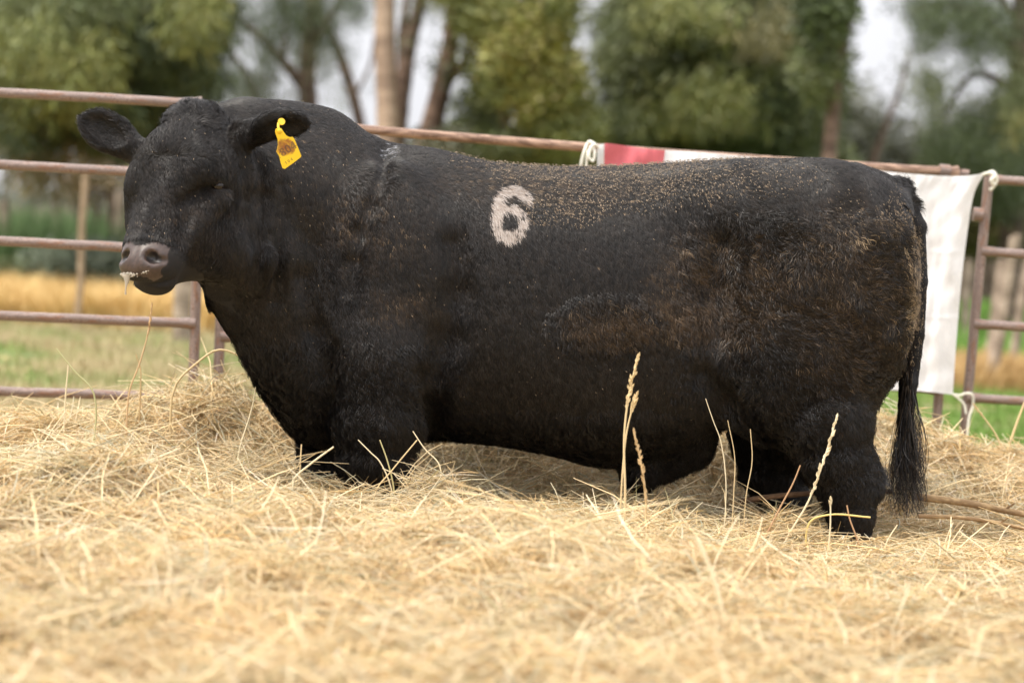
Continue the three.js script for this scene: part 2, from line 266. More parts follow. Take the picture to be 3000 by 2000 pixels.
tree('autumn_tree', 'small thin tree with sparse yellow brown leaves behind the left rails', { seed: 22, px: 262, d: 33, bark: 'brown', sprig: 'broad', colors: pal, thick: 1.2, leaf: 1.1,
  trunk: [[262, 620, 0.07], [255, 480, 0.06], [262, 400, 0.05], [250, 300, 0.03]], branches: [[[258, 500, 0.035], [285, 430, 0.025], [310, 380, 0.015]], [[258, 470, 0.03], [225, 400, 0.02], [190, 360, 0.012]], [[215, 560, 0.03], [225, 480, 0.03], [240, 420, 0.03]]],
  crown: [[170, 410, 90, 60, 198, ix.brown, 0, 0.35], [255, 400, 90, 70, 252, ix.brown, 0, 0.35], [330, 370, 80, 60, 192, ix.tan, 0, 0.35], [100, 395, 60, 40, 90, ix.brown, 0, 0.35], [290, 300, 90, 60, 180, ix.deep, 0.4, 0.35]] });
tree('forked_gum_tree', 'forked brown tree with slanting bare limbs above the bull\'s poll', { seed: 23, px: 712, d: 31, bark: 'brown', sprig: 'fine', colors: pal, leaf: 0.72, thick: 1.6,
  trunk: [[712, 420, 0.14], [708, 250, 0.13], [705, 150, 0.11], [715, 40, 0.09], [735, -160, 0.06]], branches: [[[702, 205, 0.08], [640, 130, 0.06], [580, 70, 0.045], [530, 20, 0.03], [480, -60, 0.02]], [[600, 250, 0.03], [560, 160, 0.035], [500, 90, 0.03], [440, 30, 0.02]], [[712, 110, 0.05], [770, 20, 0.04], [830, -80, 0.03]], [[652, 150, 0.03], [655, 60, 0.025], [650, -60, 0.018]]],
  crown: [[610, 60, 130, 90, 877, ix.deep, 0, 0.34], [730, 20, 130, 90, 1136, ix.deep, 0, 0.28], [560, 190, 90, 60, 463, ix.deep, 0.3, 0.32], [680, 130, 110, 70, 532, ix.mid, 0.4, 0.34], [640, 210, 150, 45, 421, ix.grey, 0.6, 0.37], [800, 60, 60, 70, 307, ix.deep, 0.4, 0.37], [640, -170, 260, 150, 1702, ix.mid, 0, 0.27]] });
tree('leaning_gum_tree', 'thin dark trunk leaning left between forked tree and pale trunk', { seed: 24, px: 850, d: 33, bark: 'brown', sprig: 'fine', colors: pal, leaf: 0.72, thick: 1.2,
  trunk: [[842, 400, 0.09], [825, 280, 0.085], [800, 185, 0.08], [770, 100, 0.065], [735, 20, 0.05], [705, -120, 0.03]], branches: [[[812, 225, 0.03], [850, 150, 0.025], [862, 80, 0.02]]],
  crown: [[800, 110, 60, 60, 142, ix.deep, 0, 0.45], [770, 230, 60, 40, 97, ix.mid, 0, 0.45], [850, 200, 30, 40, 52, ix.deep, 0, 0.45], [850, 20, 50, 40, 115, ix.deep, 0, 0.40], [720, -150, 120, 90, 361, ix.mid, 0, 0.40]] });
tree('pale_gum_tree', 'tall pale tan smooth trunk rising behind the bull\'s withers', { seed: 25, px: 892, d: 25, bark: 'pale', sprig: 'fine', colors: pal, thick: 1.2,
  trunk: [[893, 420, 0.125], [890, 280, 0.118], [884, 100, 0.11], [884, -60, 0.105], [878, -500, 0.07]], branches: [[[884, -150, 0.05], [830, -260, 0.035], [780, -380, 0.02]]],
  crown: [[860, -330, 170, 130, 150, ix.mid, 0, 0.40], [850, 25, 40, 30, 21, ix.deep, 1.2, 0.40], [935, 70, 40, 50, 36, ix.deep, 1.5, 0.40]] });
tree('twin_gum_tree', 'dark mottled trunk close to the right side of the pale trunk', { seed: 26, px: 905, d: 28, bark: 'brown', sprig: 'fine', colors: pal, leaf: 0.72, thick: 1.2,
  trunk: [[906, 420, 0.10], [916, 290, 0.10], [926, 190, 0.10], [942, 90, 0.09], [966, 0, 0.07], [985, -140, 0.05]], branches: [[[925, 200, 0.06], [922, 90, 0.05], [935, -10, 0.045], [930, -160, 0.03]]],
  crown: [[960, 20, 50, 60, 115, ix.deep, 0, 0.33], [930, 60, 40, 40, 66, ix.deep, 0.3, 0.43], [985, -160, 130, 90, 243, ix.mid, 0, 0.38]] });
tree('slanting_gum_tree', 'brown trunk slanting right across the bright sky gap at centre', { seed: 27, px: 955, d: 26, bark: 'brown', sprig: 'broad', colors: pal, leaf: 0.75, thick: 1.6,
  trunk: [[966, 400, 0.13], [990, 290, 0.12], [1016, 190, 0.11], [1034, 100, 0.09], [1040, 0, 0.08], [1045, -200, 0.05]], branches: [[[1005, 215, 0.06], [1060, 150, 0.045], [1110, 60, 0.03]], [[1030, 110, 0.05], [1090, 20, 0.04], [1180, -60, 0.03]]],
  crown: [[1090, 80, 90, 110, 816, ix.olive, 0, 0.31], [1060, -30, 110, 70, 530, ix.olive, 0, 0.31], [1100, 230, 80, 80, 510, ix.mid, 0.5, 0.31], [1030, 330, 90, 40, 326, ix.grey, 0.4, 0.21], [1080, -220, 180, 120, 816, ix.olive, 0, 0.36], [1010, 150, 30, 60, 61, ix.deep, 0.4, 0.46]] });
tree('yellow_green_tree', 'yellow green leafy tree right of the bright sky gap', { seed: 28, px: 1225, d: 25, bark: 'dark', sprig: 'broad', colors: pal, leaf: 0.8, thick: 1.5,
  trunk: [[1215, 420, 0.10], [1205, 300, 0.095], [1200, 200, 0.08], [1210, 60, 0.06], [1220, -140, 0.04]], branches: [[[1204, 220, 0.04], [1150, 140, 0.03], [1110, 90, 0.02]], [[1206, 200, 0.045], [1270, 120, 0.035], [1240, 20, 0.03], [1180, -60, 0.02]], [[1168, 360, 0.05], [1160, 250, 0.045], [1150, 150, 0.03]]],
  crown: [[1200, 90, 110, 110, 1296, ix.gold, -0.3, 0.33], [1260, 200, 110, 100, 1296, ix.gold, -0.3, 0.31], [1190, 180, 90, 80, 648, ix.olive, 0, 0.37], [1300, 300, 100, 70, 864, ix.olive, -0.2, 0.25], [1140, 40, 70, 70, 432, ix.olive, 0, 0.37], [1280, 20, 70, 80, 540, ix.olive, 0, 0.37], [1180, 330, 110, 40, 453, ix.mid, 0.3, 0.25], [1200, -180, 190, 130, 1080, ix.gold, 0, 0.40]] });
tree('dense_green_tree', 'broad dense green tree behind the banner and the bull\'s back', { seed: 29, px: 1600, d: 29, bark: 'dark', sprig: 'long', colors: pal, leaf: 0.85, thick: 2.0,
  trunk: [[1600, 420, 0.2], [1590, 250, 0.18], [1600, 60, 0.15], [1610, -200, 0.1]], branches: [[[1592, 240, 0.08], [1500, 120, 0.05], [1430, 20, 0.03]], [[1596, 180, 0.08], [1700, 80, 0.05], [1780, -20, 0.03]]],
  crown: [[1490, 90, 140, 160, 2184, ix.mid, 0, 0.18], [1650, 60, 170, 150, 2704, ix.deep, 0, 0.14], [1570, 40, 160, 90, 936, ix.olive, -1.2, 0.32], [1800, 120, 150, 150, 2288, ix.mid, 0, 0.14], [1700, 250, 230, 110, 2704, ix.deep, 0, 0.12], [1450, 280, 140, 100, 1560, ix.mid, 0, 0.16], [1880, 40, 70, 110, 728, ix.deep, 0, 0.27], [1620, 230, 200, 90, 728, ix.olive, -1.3, 0.42], [1850, 250, 90, 100, 728, ix.mid, 0.2, 0.22], [1600, -250, 360, 170, 2704, ix.mid, 0, 0.32], [1760, 60, 120, 80, 436, ix.tan, -1.2, 0.42], [1370, 130, 60, 120, 436, ix.mid, 0.4, 0.40]] });
tree('reddish_trunk_tree', 'slender reddish brown trunk at the left edge of the right sky gap', { seed: 30, px: 1905, d: 24, bark: 'brown', sprig: 'broad', colors: pal, thick: 1.0,
  trunk: [[1903, 400, 0.075], [1912, 280, 0.07], [1922, 150, 0.06], [1925, 40, 0.05], [1920, -150, 0.03]], branches: [[[1920, 160, 0.025], [1945, 100, 0.018], [1955, 50, 0.012]]],
  crown: [[1900, 30, 60, 70, 380, ix.deep, 0, 0.25], [1890, 160, 50, 70, 260, ix.mid, 0.3, 0.3], [1880, -160, 120, 100, 500, ix.mid, 0, 0.3]] });
tree('drooping_willow_tree', 'drooping green tree hanging over the right hand corner post', { seed: 31, px: 2300, d: 26, bark: 'dark', sprig: 'fine', colors: pal, leaf: 0.72, thick: 1.6,
  trunk: [[2330, 460, 0.12], [2340, 250, 0.11], [2345, 80, 0.1], [2350, -160, 0.07]], branches: [[[2342, 140, 0.05], [2260, 40, 0.04], [2150, 10, 0.025], [2090, 30, 0.015]], [[2340, 210, 0.05], [2240, 170, 0.035], [2170, 260, 0.02]], [[2343, 60, 0.05], [2250, -60, 0.035], [2140, -80, 0.02]]],
  crown: [[2170, 40, 100, 80, 820, ix.deep, 0, 0.30], [2270, 60, 110, 100, 915, ix.deep, 0, 0.32], [2150, 190, 50, 110, 473, ix.mid, 0, 0.36], [2240, 230, 70, 130, 510, ix.deep, 0.2, 0.42], [2330, 220, 60, 160, 730, ix.mid, 0, 0.28], [2200, 340, 90, 80, 820, ix.deep, 0, 0.20], [2300, 370, 90, 90, 1188, ix.deep, 0, 0.14], [2330, 300, 50, 50, 180, ix.gold, -0.8, 0.39], [2080, 10, 60, 30, 198, ix.deep, 0, 0.34], [2230, -170, 220, 120, 1372, ix.mid, 0, 0.39], [2320, 430, 80, 60, 547, ix.deep, 0.2, 0.14]] });
tree('bare_sapling', 'thin slanting sapling crossing the right hand sky gap', { seed: 32, px: 1990, d: 30, bark: 'brown', sprig: 'fine', colors: pal, thick: 0.6,
  trunk: [[2000, 400, 0.05], [2020, 330, 0.045], [2050, 250, 0.035], [2075, 180, 0.025], [2090, 110, 0.015]], crown: [[2080, 150, 40, 50, 40, ix.grey, 0, 0.4], [2060, 270, 40, 40, 40, ix.grey, 0, 0.4]] });

function bush(name, label, cat, px, d, blobs, seed, sp = 'broad', group) {
  const r = rngOf(seed), base = onGround(px, d), t = thing(name, base, label, cat, group), M = [], C = [];
  const stem = []; for (let i = 0; i < 5; i++) { const p = base.clone(); p.x += (r() - 0.5) * 0.3; const q = p.clone().add(V3((r() - 0.5) * 0.5, 0.5, (r() - 0.5) * 0.5)); stem.push(tube([p, q], [0.02, 0.008], 5)); }
  part('stem', mergeGeometries(stem), barks.brown, t);
  for (const [bx, by, rx, ry, n, ci, thick = 0.8] of blobs) for (let i = 0; i < n; i++) {
    let u, v, w; do { u = r() * 2 - 1; v = r() * 2 - 1; w = r() * 2 - 1; } while (u * u + v * v + w * w > 1);
    if (gapAt(bx + u * rx, by + v * ry)) continue;
    const p = at(bx + u * rx, by + v * ry, d + w * thick); if (p.y < 0.03) continue; const a = r() * 6.283, s = 0.7 + 0.7 * r(), X = V3(Math.cos(a), 0, Math.sin(a)), Y = V3(0, 1, 0), Z = X.clone().cross(Y);
    basis(M, X.multiplyScalar(s), Y.multiplyScalar(s), Z.multiplyScalar(s), p.sub(base)); const c = pal[ci][(r() * pal[ci].length) | 0], k = 0.75 + 0.5 * r(); C.push(c[0] * k, c[1] * k, c[2] * k);
  }
  copies('foliage', sprigs[sp], leafMat, M, C, t);
}
bush('grey_green_shrub', 'grey green shrub beneath the bull\'s muzzle behind the rails', 'shrub', 210, 27, [[130, 626, 70, 46, 800, ix.sage], [230, 622, 90, 48, 1100, ix.sage], [60, 640, 60, 25, 300, ix.mid], [310, 630, 60, 40, 400, ix.sage]], 41);
bush('leafy_undergrowth', 'green undergrowth behind the top rail at centre', 'shrub', 1200, 31, [[1080, 350, 130, 60, 1300, ix.mid], [1250, 370, 170, 60, 1500, ix.mid], [1450, 380, 150, 60, 1300, ix.mid], [1100, 430, 200, 80, 900, ix.mid]], 42);
bush('leafy_undergrowth', 'leafy green undergrowth behind the white banner', 'shrub', 1750, 32, [[1650, 380, 170, 60, 1500, ix.mid], [1830, 380, 130, 60, 1200, ix.mid], [1700, 450, 250, 80, 900, ix.mid]], 43);
bush('right_thicket', 'olive thicket behind the right hand panel', 'shrub', 2290, 30, [[2200, 440, 120, 70, 900, ix.mid], [2310, 470, 90, 80, 900, ix.mid], [2250, 530, 140, 50, 500, ix.tan]], 44);
{ // far wood beyond the paddock: one grey green mass
  const r = rngOf(66), M = [], C = [];
  for (let i = 0; i < 7000; i++) { const x = lerp(-30, 42, r()), top = 3.2 + 1.2 * noise2(x * 0.12, 3) + 0.9 * noise2(x * 0.5, 8) + (x > 11 && x < 34 ? 4.6 : 0) - (x < -4 ? 2.3 : 0), y = top * Math.sqrt(r()), z = -105 - 8 * r(), s = 5 + 3 * r(), a = r() * 6.283; basis(M, V3(Math.cos(a) * s, 0, Math.sin(a) * s), V3(0, s, 0), V3(-Math.sin(a) * s, 0, Math.cos(a) * s), V3(x, y, z)); const k = 0.8 + 0.4 * r(); C.push(0.13 * k, 0.135 * k, 0.10 * k); }
  tag(copies('distant_woodland', sprigs.broad, leafMat, M, C, scene), 'far grey green woodland low on the horizon', 'woodland', null, 'stuff');
}

// ---------------------------------------------------------------- weathered posts in the paddock
{
  const wood = std({ map: barkMap([0.50, 0.44, 0.38], [0.70, 0.63, 0.56], 12), roughness: 1 }), tanWood = std({ map: barkMap([0.56, 0.47, 0.38], [0.70, 0.60, 0.50], 15), roughness: 1 });
  const post = (px, d, topPx, topPy, w, label, mat, group) => {
    const base = onGround(px, d), t = thing('wooden_post', base, label, 'post', group), top = at(topPx, topPy, d), b = base.clone().setY(-0.05), pts = [0, 0.33, 0.66, 1].map((k) => b.clone().lerp(top, k).add(V3(0.02 * noise2(k * 3, px), 0, 0)));
    part('shaft', tube(pts, [w * 1.05, w, w * 0.98, w * 0.9], 9), mat, t);
    part('worn_top', tube([top.clone(), top.clone().add(V3(0, 0.03, 0))], [w * 0.9, w * 0.5], 9), mat, t);
  };
  post(173, 20.6, 195, 388, 0.028, 'slim leaning tan pole standing behind the left rails', tanWood);
  post(418, 19.3, 428, 520, 0.075, 'thick grey post under the bull\'s jaw, behind the rails', wood);
  post(-2, 30, 12, 462, 0.06, 'grey post at the far left edge behind the third rail', wood);
  post(118, 34, 133, 452, 0.06, 'grey post between left edge and the slim tan pole', wood);
  post(262, 31, 278, 440, 0.085, 'grey post just left of the bull\'s muzzle', wood);
  post(2272, 19.2, 2338, 545, 0.05, 'grey post leaning right behind the middle of the right panel', wood);
  post(2262, 21.5, 2300, 600, 0.04, 'thin grey stake crossing behind the leaning post at right', wood);
  post(2322, 22, 2362, 600, 0.045, 'grey post at the far right edge of the paddock', wood);
  post(2215, 24, 2225, 600, 0.04, 'dim grey post between white banner edge and corner post', wood);
}

// ---------------------------------------------------------------- pipe rail panels
const rust = std({ roughness: 0.42, metalness: 0.15, map: noiseTexture(512, 128, (u, v) => {
  const n = torus(u, v, 8, 20) * 0.5 + torus(u, v, 30, 21) * 0.35, f = torus(u, v, 110, 22); let c = mix3([0.52, 0.45, 0.415], [0.62, 0.54, 0.50], smooth(-0.4, 0.5, n)); c = mix3(c, [0.54, 0.40, 0.32], smooth(0.35, 0.9, torus(u, v, 12, 23) + f * 0.35)); c = mix3(c, [0.32, 0.25, 0.23], smooth(0.45, 0.8, f + n * 0.4)); return c; }) });
rust.map.repeat.set(0.8, 4);
const rustBare = std({ roughness: 0.5, metalness: 0.1, map: noiseTexture(512, 128, (u, v) => mix3([0.47, 0.36, 0.29], [0.68, 0.55, 0.46], smooth(-0.5, 0.5, torus(u, v, 14, 31) + 0.5 * torus(u, v, 90, 32)))) });
rustBare.map.repeat.set(0.8, 4);
function weldedRail(a, b, r, flareA, flareB, bend) { // pipe with the squashed, flared ends of a welded panel
  const pts = [], rad = [], n = 14;
  for (let i = 0; i <= n; i++) { const t = i / n, p = a.clone().lerp(b, t); if (bend) p.add(bend.clone().multiplyScalar(Math.sin(t * Math.PI))); p.y += 0.0015 * noise2(t * 6, a.y * 9); pts.push(p); rad.push(r); }
  const len = a.distanceTo(b), add = (k, e) => { const at2 = k / len, q = e ? 1 - at2 : at2; pts.push(null); };
  const out = [], R = [];
  const ends = [0, 0.03, 0.07];
  if (flareA) for (const e of ends) { out.push(a.clone().lerp(b, e / len)); R.push(r * (1.5 - 0.5 * Math.sqrt(e / 0.07))); }
  for (let i = flareA ? 1 : 0; i <= n - (flareB ? 1 : 0); i++) { out.push(pts[i]); R.push(r); }
  if (flareB) for (const e of [...ends].reverse()) { out.push(b.clone().lerp(a, e / len)); R.push(r * (1.5 - 0.5 * Math.sqrt(e / 0.07))); }
  return tube(out, R, 12);
}
const railR = 0.0205;
function panel(label, group, left, right, rails, mats) { // left / right: { top: [px, py], foot: [px, py], d, post } ; rails: [[pyLeft, pyRight] ...]
  const L0 = at(...left.foot, left.d), base = L0.clone().lerp(at(...right.foot, right.d), 0.5); base.y = 0;
  const t = thing('pipe_panel', base, label, 'fence', group);
  const postLine = (s) => { const a = at(...s.top, s.d), b = at(...s.foot, s.d); return (py) => a.clone().lerp(b, (py - s.top[1]) / (s.foot[1] - s.top[1])); };
  const pl = postLine(left), pr = postLine(right);
  for (const [s, f] of [[left, pl], [right, pr]]) if (s.post) { const a = f(s.top[1] - 4), b = f(s.foot[1]); b.y = Math.min(b.y, -0.02); part('post', tube([a, a.clone().lerp(b, 0.5), b], 0.0225, 12), rust, t); }
  rails.forEach(([ya, yb, bend], i) => part('rail', weldedRail(pl(ya), pr(yb), railR, left.post, right.post, bend), i ? rust : mats || rust, t));
  return t;
}
const fence = 'rusty pipe rail panels behind the bull';
panel('pipe panel at the left behind the bull\'s head', fence, { top: [-330, 190], foot: [-330, 1010], d: 9.92 }, { top: [462, 240], foot: [440, 1030], d: 10.15, post: true },
  [[194, 238], [361, 402], [536, 577], [712, 743], [888, 913]]);
const mid = panel('long pipe panel behind the bull\'s body carrying the banner', fence, { top: [524, 268], foot: [494, 1040], d: 10.2, post: true }, { top: [2200, 392], foot: [2142, 1075], d: 10.75, post: true },
  [[270, 396, V3(0, -0.012, 0)], [440, 560], [610, 728], [772, 895], [930, 1060]], rustBare);
const rightPanel = panel('pipe panel at the right edge past the banner', fence, { top: [2272, 410], foot: [2206, 1062], d: 10.75, post: true }, { top: [2900, 450], foot: [2850, 1100], d: 10.6, post: true },
  [[412, 448], [577, 618], [744, 786], [913, 955], [1045, 1085]]);
part('latch_plate', tube([at(2236, 492, 10.74), at(2258, 494, 10.74)], 0.032, 10), rust, rightPanel);
part('hinge_collar', tube([at(2158, 391, 10.74), at(2182, 393, 10.745)], 0.028, 12), rust, mid);
part('hinge_collar', tube([at(2196, 396, 10.75), at(2226, 399, 10.75)], 0.018, 10), rust, mid);

// ---------------------------------------------------------------- banner tied to the rail
{
  const top = [[1372, 334], [1390, 329], [1460, 338], [1530, 345], [1625, 351], [1750, 363], [1880, 376], [2000, 390], [2130, 402], [2215, 404], [2262, 398]], right = [[2262, 398], [2240, 440], [2225, 520], [2210, 640], [2198, 780], [2191, 880], [2189, 906]];
  const bottom = [[1372, 850], [1500, 868], [1700, 885], [1900, 893], [2040, 895], [2120, 898], [2189, 906]], leftE = [[1372, 334], [1371, 450], [1370, 600], [1370, 850]];
  const poly = (pts) => { const c = new THREE.CatmullRomCurve3(pts.map(([x, y]) => V3(x, y, 0)), false, 'centripetal'); return (u) => c.getPointAt(clamp(u)); };
  const T = poly(top), R = poly(right), B = poly(bottom), Lf = poly(leftE);
  const surf = (u, v) => { // Coons patch, folded a little
    const t = T(u), b = B(u), l = Lf(v), r = R(v), x = (1 - v) * t.x + v * b.x + (1 - u) * l.x + u * r.x - ((1 - u) * (1 - v) * 1372 + u * (1 - v) * 2262 + (1 - u) * v * 1372 + u * v * 2189), y = (1 - v) * t.y + v * b.y + (1 - u) * l.y + u * r.y - ((1 - u) * (1 - v) * 334 + u * (1 - v) * 398 + (1 - u) * v * 850 + u * v * 906);
    const d = lerp(10.42, 10.72, u) - 0.045, fold = 0.010 * Math.sin(v * 26 + u * 55) * smooth(0.3, 0, u) * (1 - v) + 0.008 * noise2(u * 7, v * 1.6) + 0.006 * noise2(u * 26, v * 3 + 7) + 0.02 * smooth(0.88, 1, u) * Math.sin(u * 40 + v * 2) + 0.008 * Math.sin((u - v * 0.25) * 60) * smooth(0.75, 1, u) * (1 - v);
    const line = (t, c, w) => Math.exp(-(((t - c) / w) ** 2)), press = 0.0022 * (line(v, 0.36, 0.010) + line(v, 0.66, 0.010) - line(u, 0.86, 0.005) + line(u, 0.66, 0.005)) + 0.004 * noise2(u * 11 + v * 4, v * 5 - u * 6);
    return at(x, y, d - fold - press);
  };
  const cloth = (u0, u1, nu, nv) => {
    const pos = [], idx = [], uv = [], W = nv + 1, n = (nu + 1) * W;
    for (const back of [0, 1]) for (let i = 0; i <= nu; i++) for (let j = 0; j <= nv; j++) { const u = lerp(u0, u1, i / nu), v = j / nv, p = surf(u, v); pos.push(p.x, p.y, p.z - back * 0.0018); uv.push(u * 1.6, v * 0.9); }
    for (let i = 0; i < nu; i++) for (let j = 0; j < nv; j++) { const a = i * W + j, b = a + W; idx.push(a, a + 1, b + 1, a, b + 1, b, n + a, n + b + 1, n + a + 1, n + a, n + b, n + b + 1); }
    for (let i = 0; i < nu; i++) for (const j of [0, nv]) { const a = i * W + j, b = a + W; idx.push(a, b, n + b, a, n + b, n + a); }
    for (let j = 0; j < nv; j++) for (const i of [0, nu]) { const a = i * W + j; idx.push(a, a + 1, n + a + 1, a, n + a + 1, n + a); }
    const g = new THREE.BufferGeometry(); g.setAttribute('position', new THREE.Float32BufferAttribute(pos, 3)); g.setAttribute('uv', new THREE.Float32BufferAttribute(uv, 2)); g.setIndex(idx); g.computeVertexNormals(); return g;
  };
  const weave = noiseTexture(256, 256, (u, v) => { const n = 0.985 + 0.02 * torus(u, v, 60, 41) + 0.02 * torus(u, v, 8, 42); return [n, n, n]; });
  const fabric = (r, g, b) => new THREE.MeshPhysicalMaterial({ color: new THREE.Color().setRGB(r, g, b), map: weave, roughness: 0.8 });
  const b = thing('cloth_banner', onGround(1800, 10.55), 'long white cloth banner with a red stripe, tied along the rail', 'banner');
  part('hem', cloth(0, 0.019, 3, 40), fabric(0.74, 0.73, 0.70), b);
  part('red_stripe', cloth(0.0192, 0.176, 40, 60), fabric(0.70, 0.16, 0.18), b);
  part('white_cloth', cloth(0.1762, 1, 190, 110), fabric(0.84, 0.83, 0.83), b);
  const cord = std({ color: new THREE.Color().setRGB(0.80, 0.77, 0.66), roughness: 0.9 });
  const rope = (pts, r = 0.006) => tube(curve(pts.map(([x, y, d]) => at(x, y, d)), pts.length * 6), r, 7);
  part('tie_cord', rope([[1374, 336, 10.36], [1362, 328, 10.34], [1352, 326, 10.38], [1343, 345, 10.36], [1336, 372, 10.36], [1333, 400, 10.37]], 0.007), cord, b);
  part('tie_cord', rope([[1374, 338, 10.36], [1364, 332, 10.33], [1356, 345, 10.33], [1354, 362, 10.33], [1362, 370, 10.33], [1366, 350, 10.33], [1362, 336, 10.35]], 0.0062), cord, b);
  part('tie_cord', rope([[1360, 334, 10.46], [1350, 352, 10.35], [1347, 380, 10.35], [1348, 410, 10.35]], 0.0062), cord, b);
  part('tie_cord', rope([[2255, 402, 10.68], [2270, 397, 10.66], [2282, 394, 10.66], [2288, 402, 10.67], [2288, 420, 10.68], [2280, 432, 10.68], [2274, 436, 10.68]], 0.007), cord, b);
  part('knot', rope([[2276, 396, 10.655], [2286, 404, 10.65], [2278, 414, 10.65], [2284, 424, 10.66], [2290, 412, 10.66], [2284, 398, 10.655]], 0.009), cord, b);
  part('tie_cord', rope([[2188, 905, 10.68], [2205, 908, 10.68], [2222, 903, 10.67], [2234, 906, 10.67], [2236, 930, 10.68], [2228, 955, 10.68], [2224, 985, 10.68], [2222, 1010, 10.68]], 0.0055), cord, b);
  part('tie_cord', rope([[2190, 906, 10.68], [2206, 918, 10.68], [2216, 930, 10.68], [2220, 950, 10.68]], 0.005), cord, b);
}

// ---------------------------------------------------------------- the bull
// sculpted as a distance field in a frame whose x runs along the body (to the tail), y up, z towards the near flank, then meshed as one skin
const P = (px, py, d) => [(px - CX) * d / F, (CY - py) * d / F, -d];
const MID = 8.7, prims = [];
const lip = (c, r) => ({ c, r });
const cap = (a, b, ra, rb, k = 0.05, sub = false) => { prims.push({ t: 0, a, b, ra, rb, k, sub, ...lip([(a[0] + b[0]) / 2, (a[1] + b[1]) / 2, (a[2] + b[2]) / 2], Math.hypot(a[0] - b[0], a[1] - b[1], a[2] - b[2]) / 2 + Math.max(ra, rb)) }); };
const ell = (c, r, k = 0.05, sub = false, ax = null) => prims.push({ t: 1, o: c, e: r, ax, k, sub, ...lip(c, Math.max(...r)) });
const chain = (pts, k, k2 = 0.022) => { for (let i = 1; i < pts.length; i++) cap(pts[i - 1][0], pts[i][0], pts[i - 1][1], pts[i][1], i === 1 ? k : k2); };
// trunk of the body: sections at column x: back line, belly line, half width, sideways shift
const sections = [[500, 262, 700, 0.17, 0.26], [560, 243, 778, 0.24, 0.15], [620, 244, 892, 0.28, 0.08], [700, 250, 985, 0.34, 0.03], [780, 272, 1025, 0.37, 0], [850, 308, 1034, 0.385, -0.02], [900, 328, 1012, 0.385, -0.02], [1000, 343, 1000, 0.395, -0.01], [1120, 372, 1006, 0.415, 0], [1250, 384, 1028, 0.43, 0], [1400, 384, 1060, 0.435, 0], [1550, 376, 1030, 0.42, 0], [1650, 370, 978, 0.40, 0.01], [1750, 366, 950, 0.38, 0.02], [1850, 374, 930, 0.375, 0.03], [1950, 389, 895, 0.35, 0.03], [2020, 410, 860, 0.30, 0.03], [2060, 445, 820, 0.22, 0.03], [2085, 540, 770, 0.10, 0.03]]
  .map(([x, t, b, w, z]) => [(x - CX) * MID / F, (CY - t) * MID / F, (CY - b) * MID / F, w, z]);
const tang = sections.map((s, i) => { const a = sections[Math.max(0, i - 1)], b = sections[Math.min(sections.length - 1, i + 1)]; return [1, 2, 3, 4].map((k) => (b[k] - a[k]) / (b[0] - a[0])); });
const X0 = sections[0][0], X1 = sections.at(-1)[0], sec = new Float64Array(4);
function section(x) {
  let i = 0; while (i < sections.length - 2 && x > sections[i + 1][0]) i++;
  const a = sections[i], b = sections[i + 1], h = b[0] - a[0], t = clamp((x - a[0]) / h), t2 = t * t, t3 = t2 * t;
  for (let k = 0; k < 4; k++) sec[k] = (2 * t3 - 3 * t2 + 1) * a[k + 1] + (t3 - 2 * t2 + t) * h * tang[i][k] + (-2 * t3 + 3 * t2) * b[k + 1] + (t3 - t2) * h * tang[i + 1][k];
}
function trunk(x, y, z) {
  section(x); const mid = sec[0] + (sec[1] - sec[0]) * 0.5, ry = y > mid ? sec[0] - mid : mid - sec[1], rz = sec[3 - 1], p = y > mid ? 2.35 : 2.3;
  const dy = y - mid, dz = z + MID - sec[3], l = Math.hypot(dy, dz), k = Math.pow(Math.pow(Math.abs(dy) / ry, p) + Math.pow(Math.abs(dz) / rz, p), 1 / p);
  let d = k < 1e-4 ? -Math.min(ry, rz) : l * (1 - 1 / k) * 0.9;
  const ex = x < X0 ? X0 - x : x > X1 ? x - X1 : 0; if (ex) d = d > 0 ? Math.hypot(d, ex) : Math.max(d, ex);
  return d;
}
prims.push({ t: 2, k: 0.05, ...lip([(X0 + X1) / 2, 0, -MID], 2) });
const Z = (px, py, d, r) => [P(px, py, d), r];
// neck and dewlap
cap(P(500, 420, 8.28), P(680, 480, 8.6), 0.17, 0.30, 0.08); cap(P(530, 560, 8.36), P(700, 700, 8.58), 0.13, 0.26, 0.08); cap(P(590, 305, 8.5), P(730, 335, 8.68), 0.10, 0.115, 0.08);
cap(P(575, 720, 8.52), P(700, 930, 8.64), 0.085, 0.075, 0.07);
// shoulder, near foreleg, far foreleg
ell(P(895, 610, 8.42), [0.22, 0.36, 0.155], 0.07); ell(P(1726, 520, 8.36), [0.09, 0.06, 0.05], 0.08); ell(P(868, 790, 8.43), [0.19, 0.24, 0.17], 0.08);
chain([Z(875, 820, 8.44, 0.19), Z(868, 960, 8.42, 0.152), Z(862, 1040, 8.42, 0.118), Z(860, 1110, 8.43, 0.088), Z(866, 1175, 8.44, 0.072), Z(862, 1215, 8.45, 0.08)], 0.05);
chain([Z(768, 900, 8.86, 0.14), Z(752, 1010, 8.84, 0.090), Z(742, 1090, 8.83, 0.078), Z(748, 1165, 8.83, 0.068), Z(740, 1190, 8.83, 0.075)], 0.04);
ell(P(722, 920, 8.68), [0.075, 0.14, 0.16], 0.05);
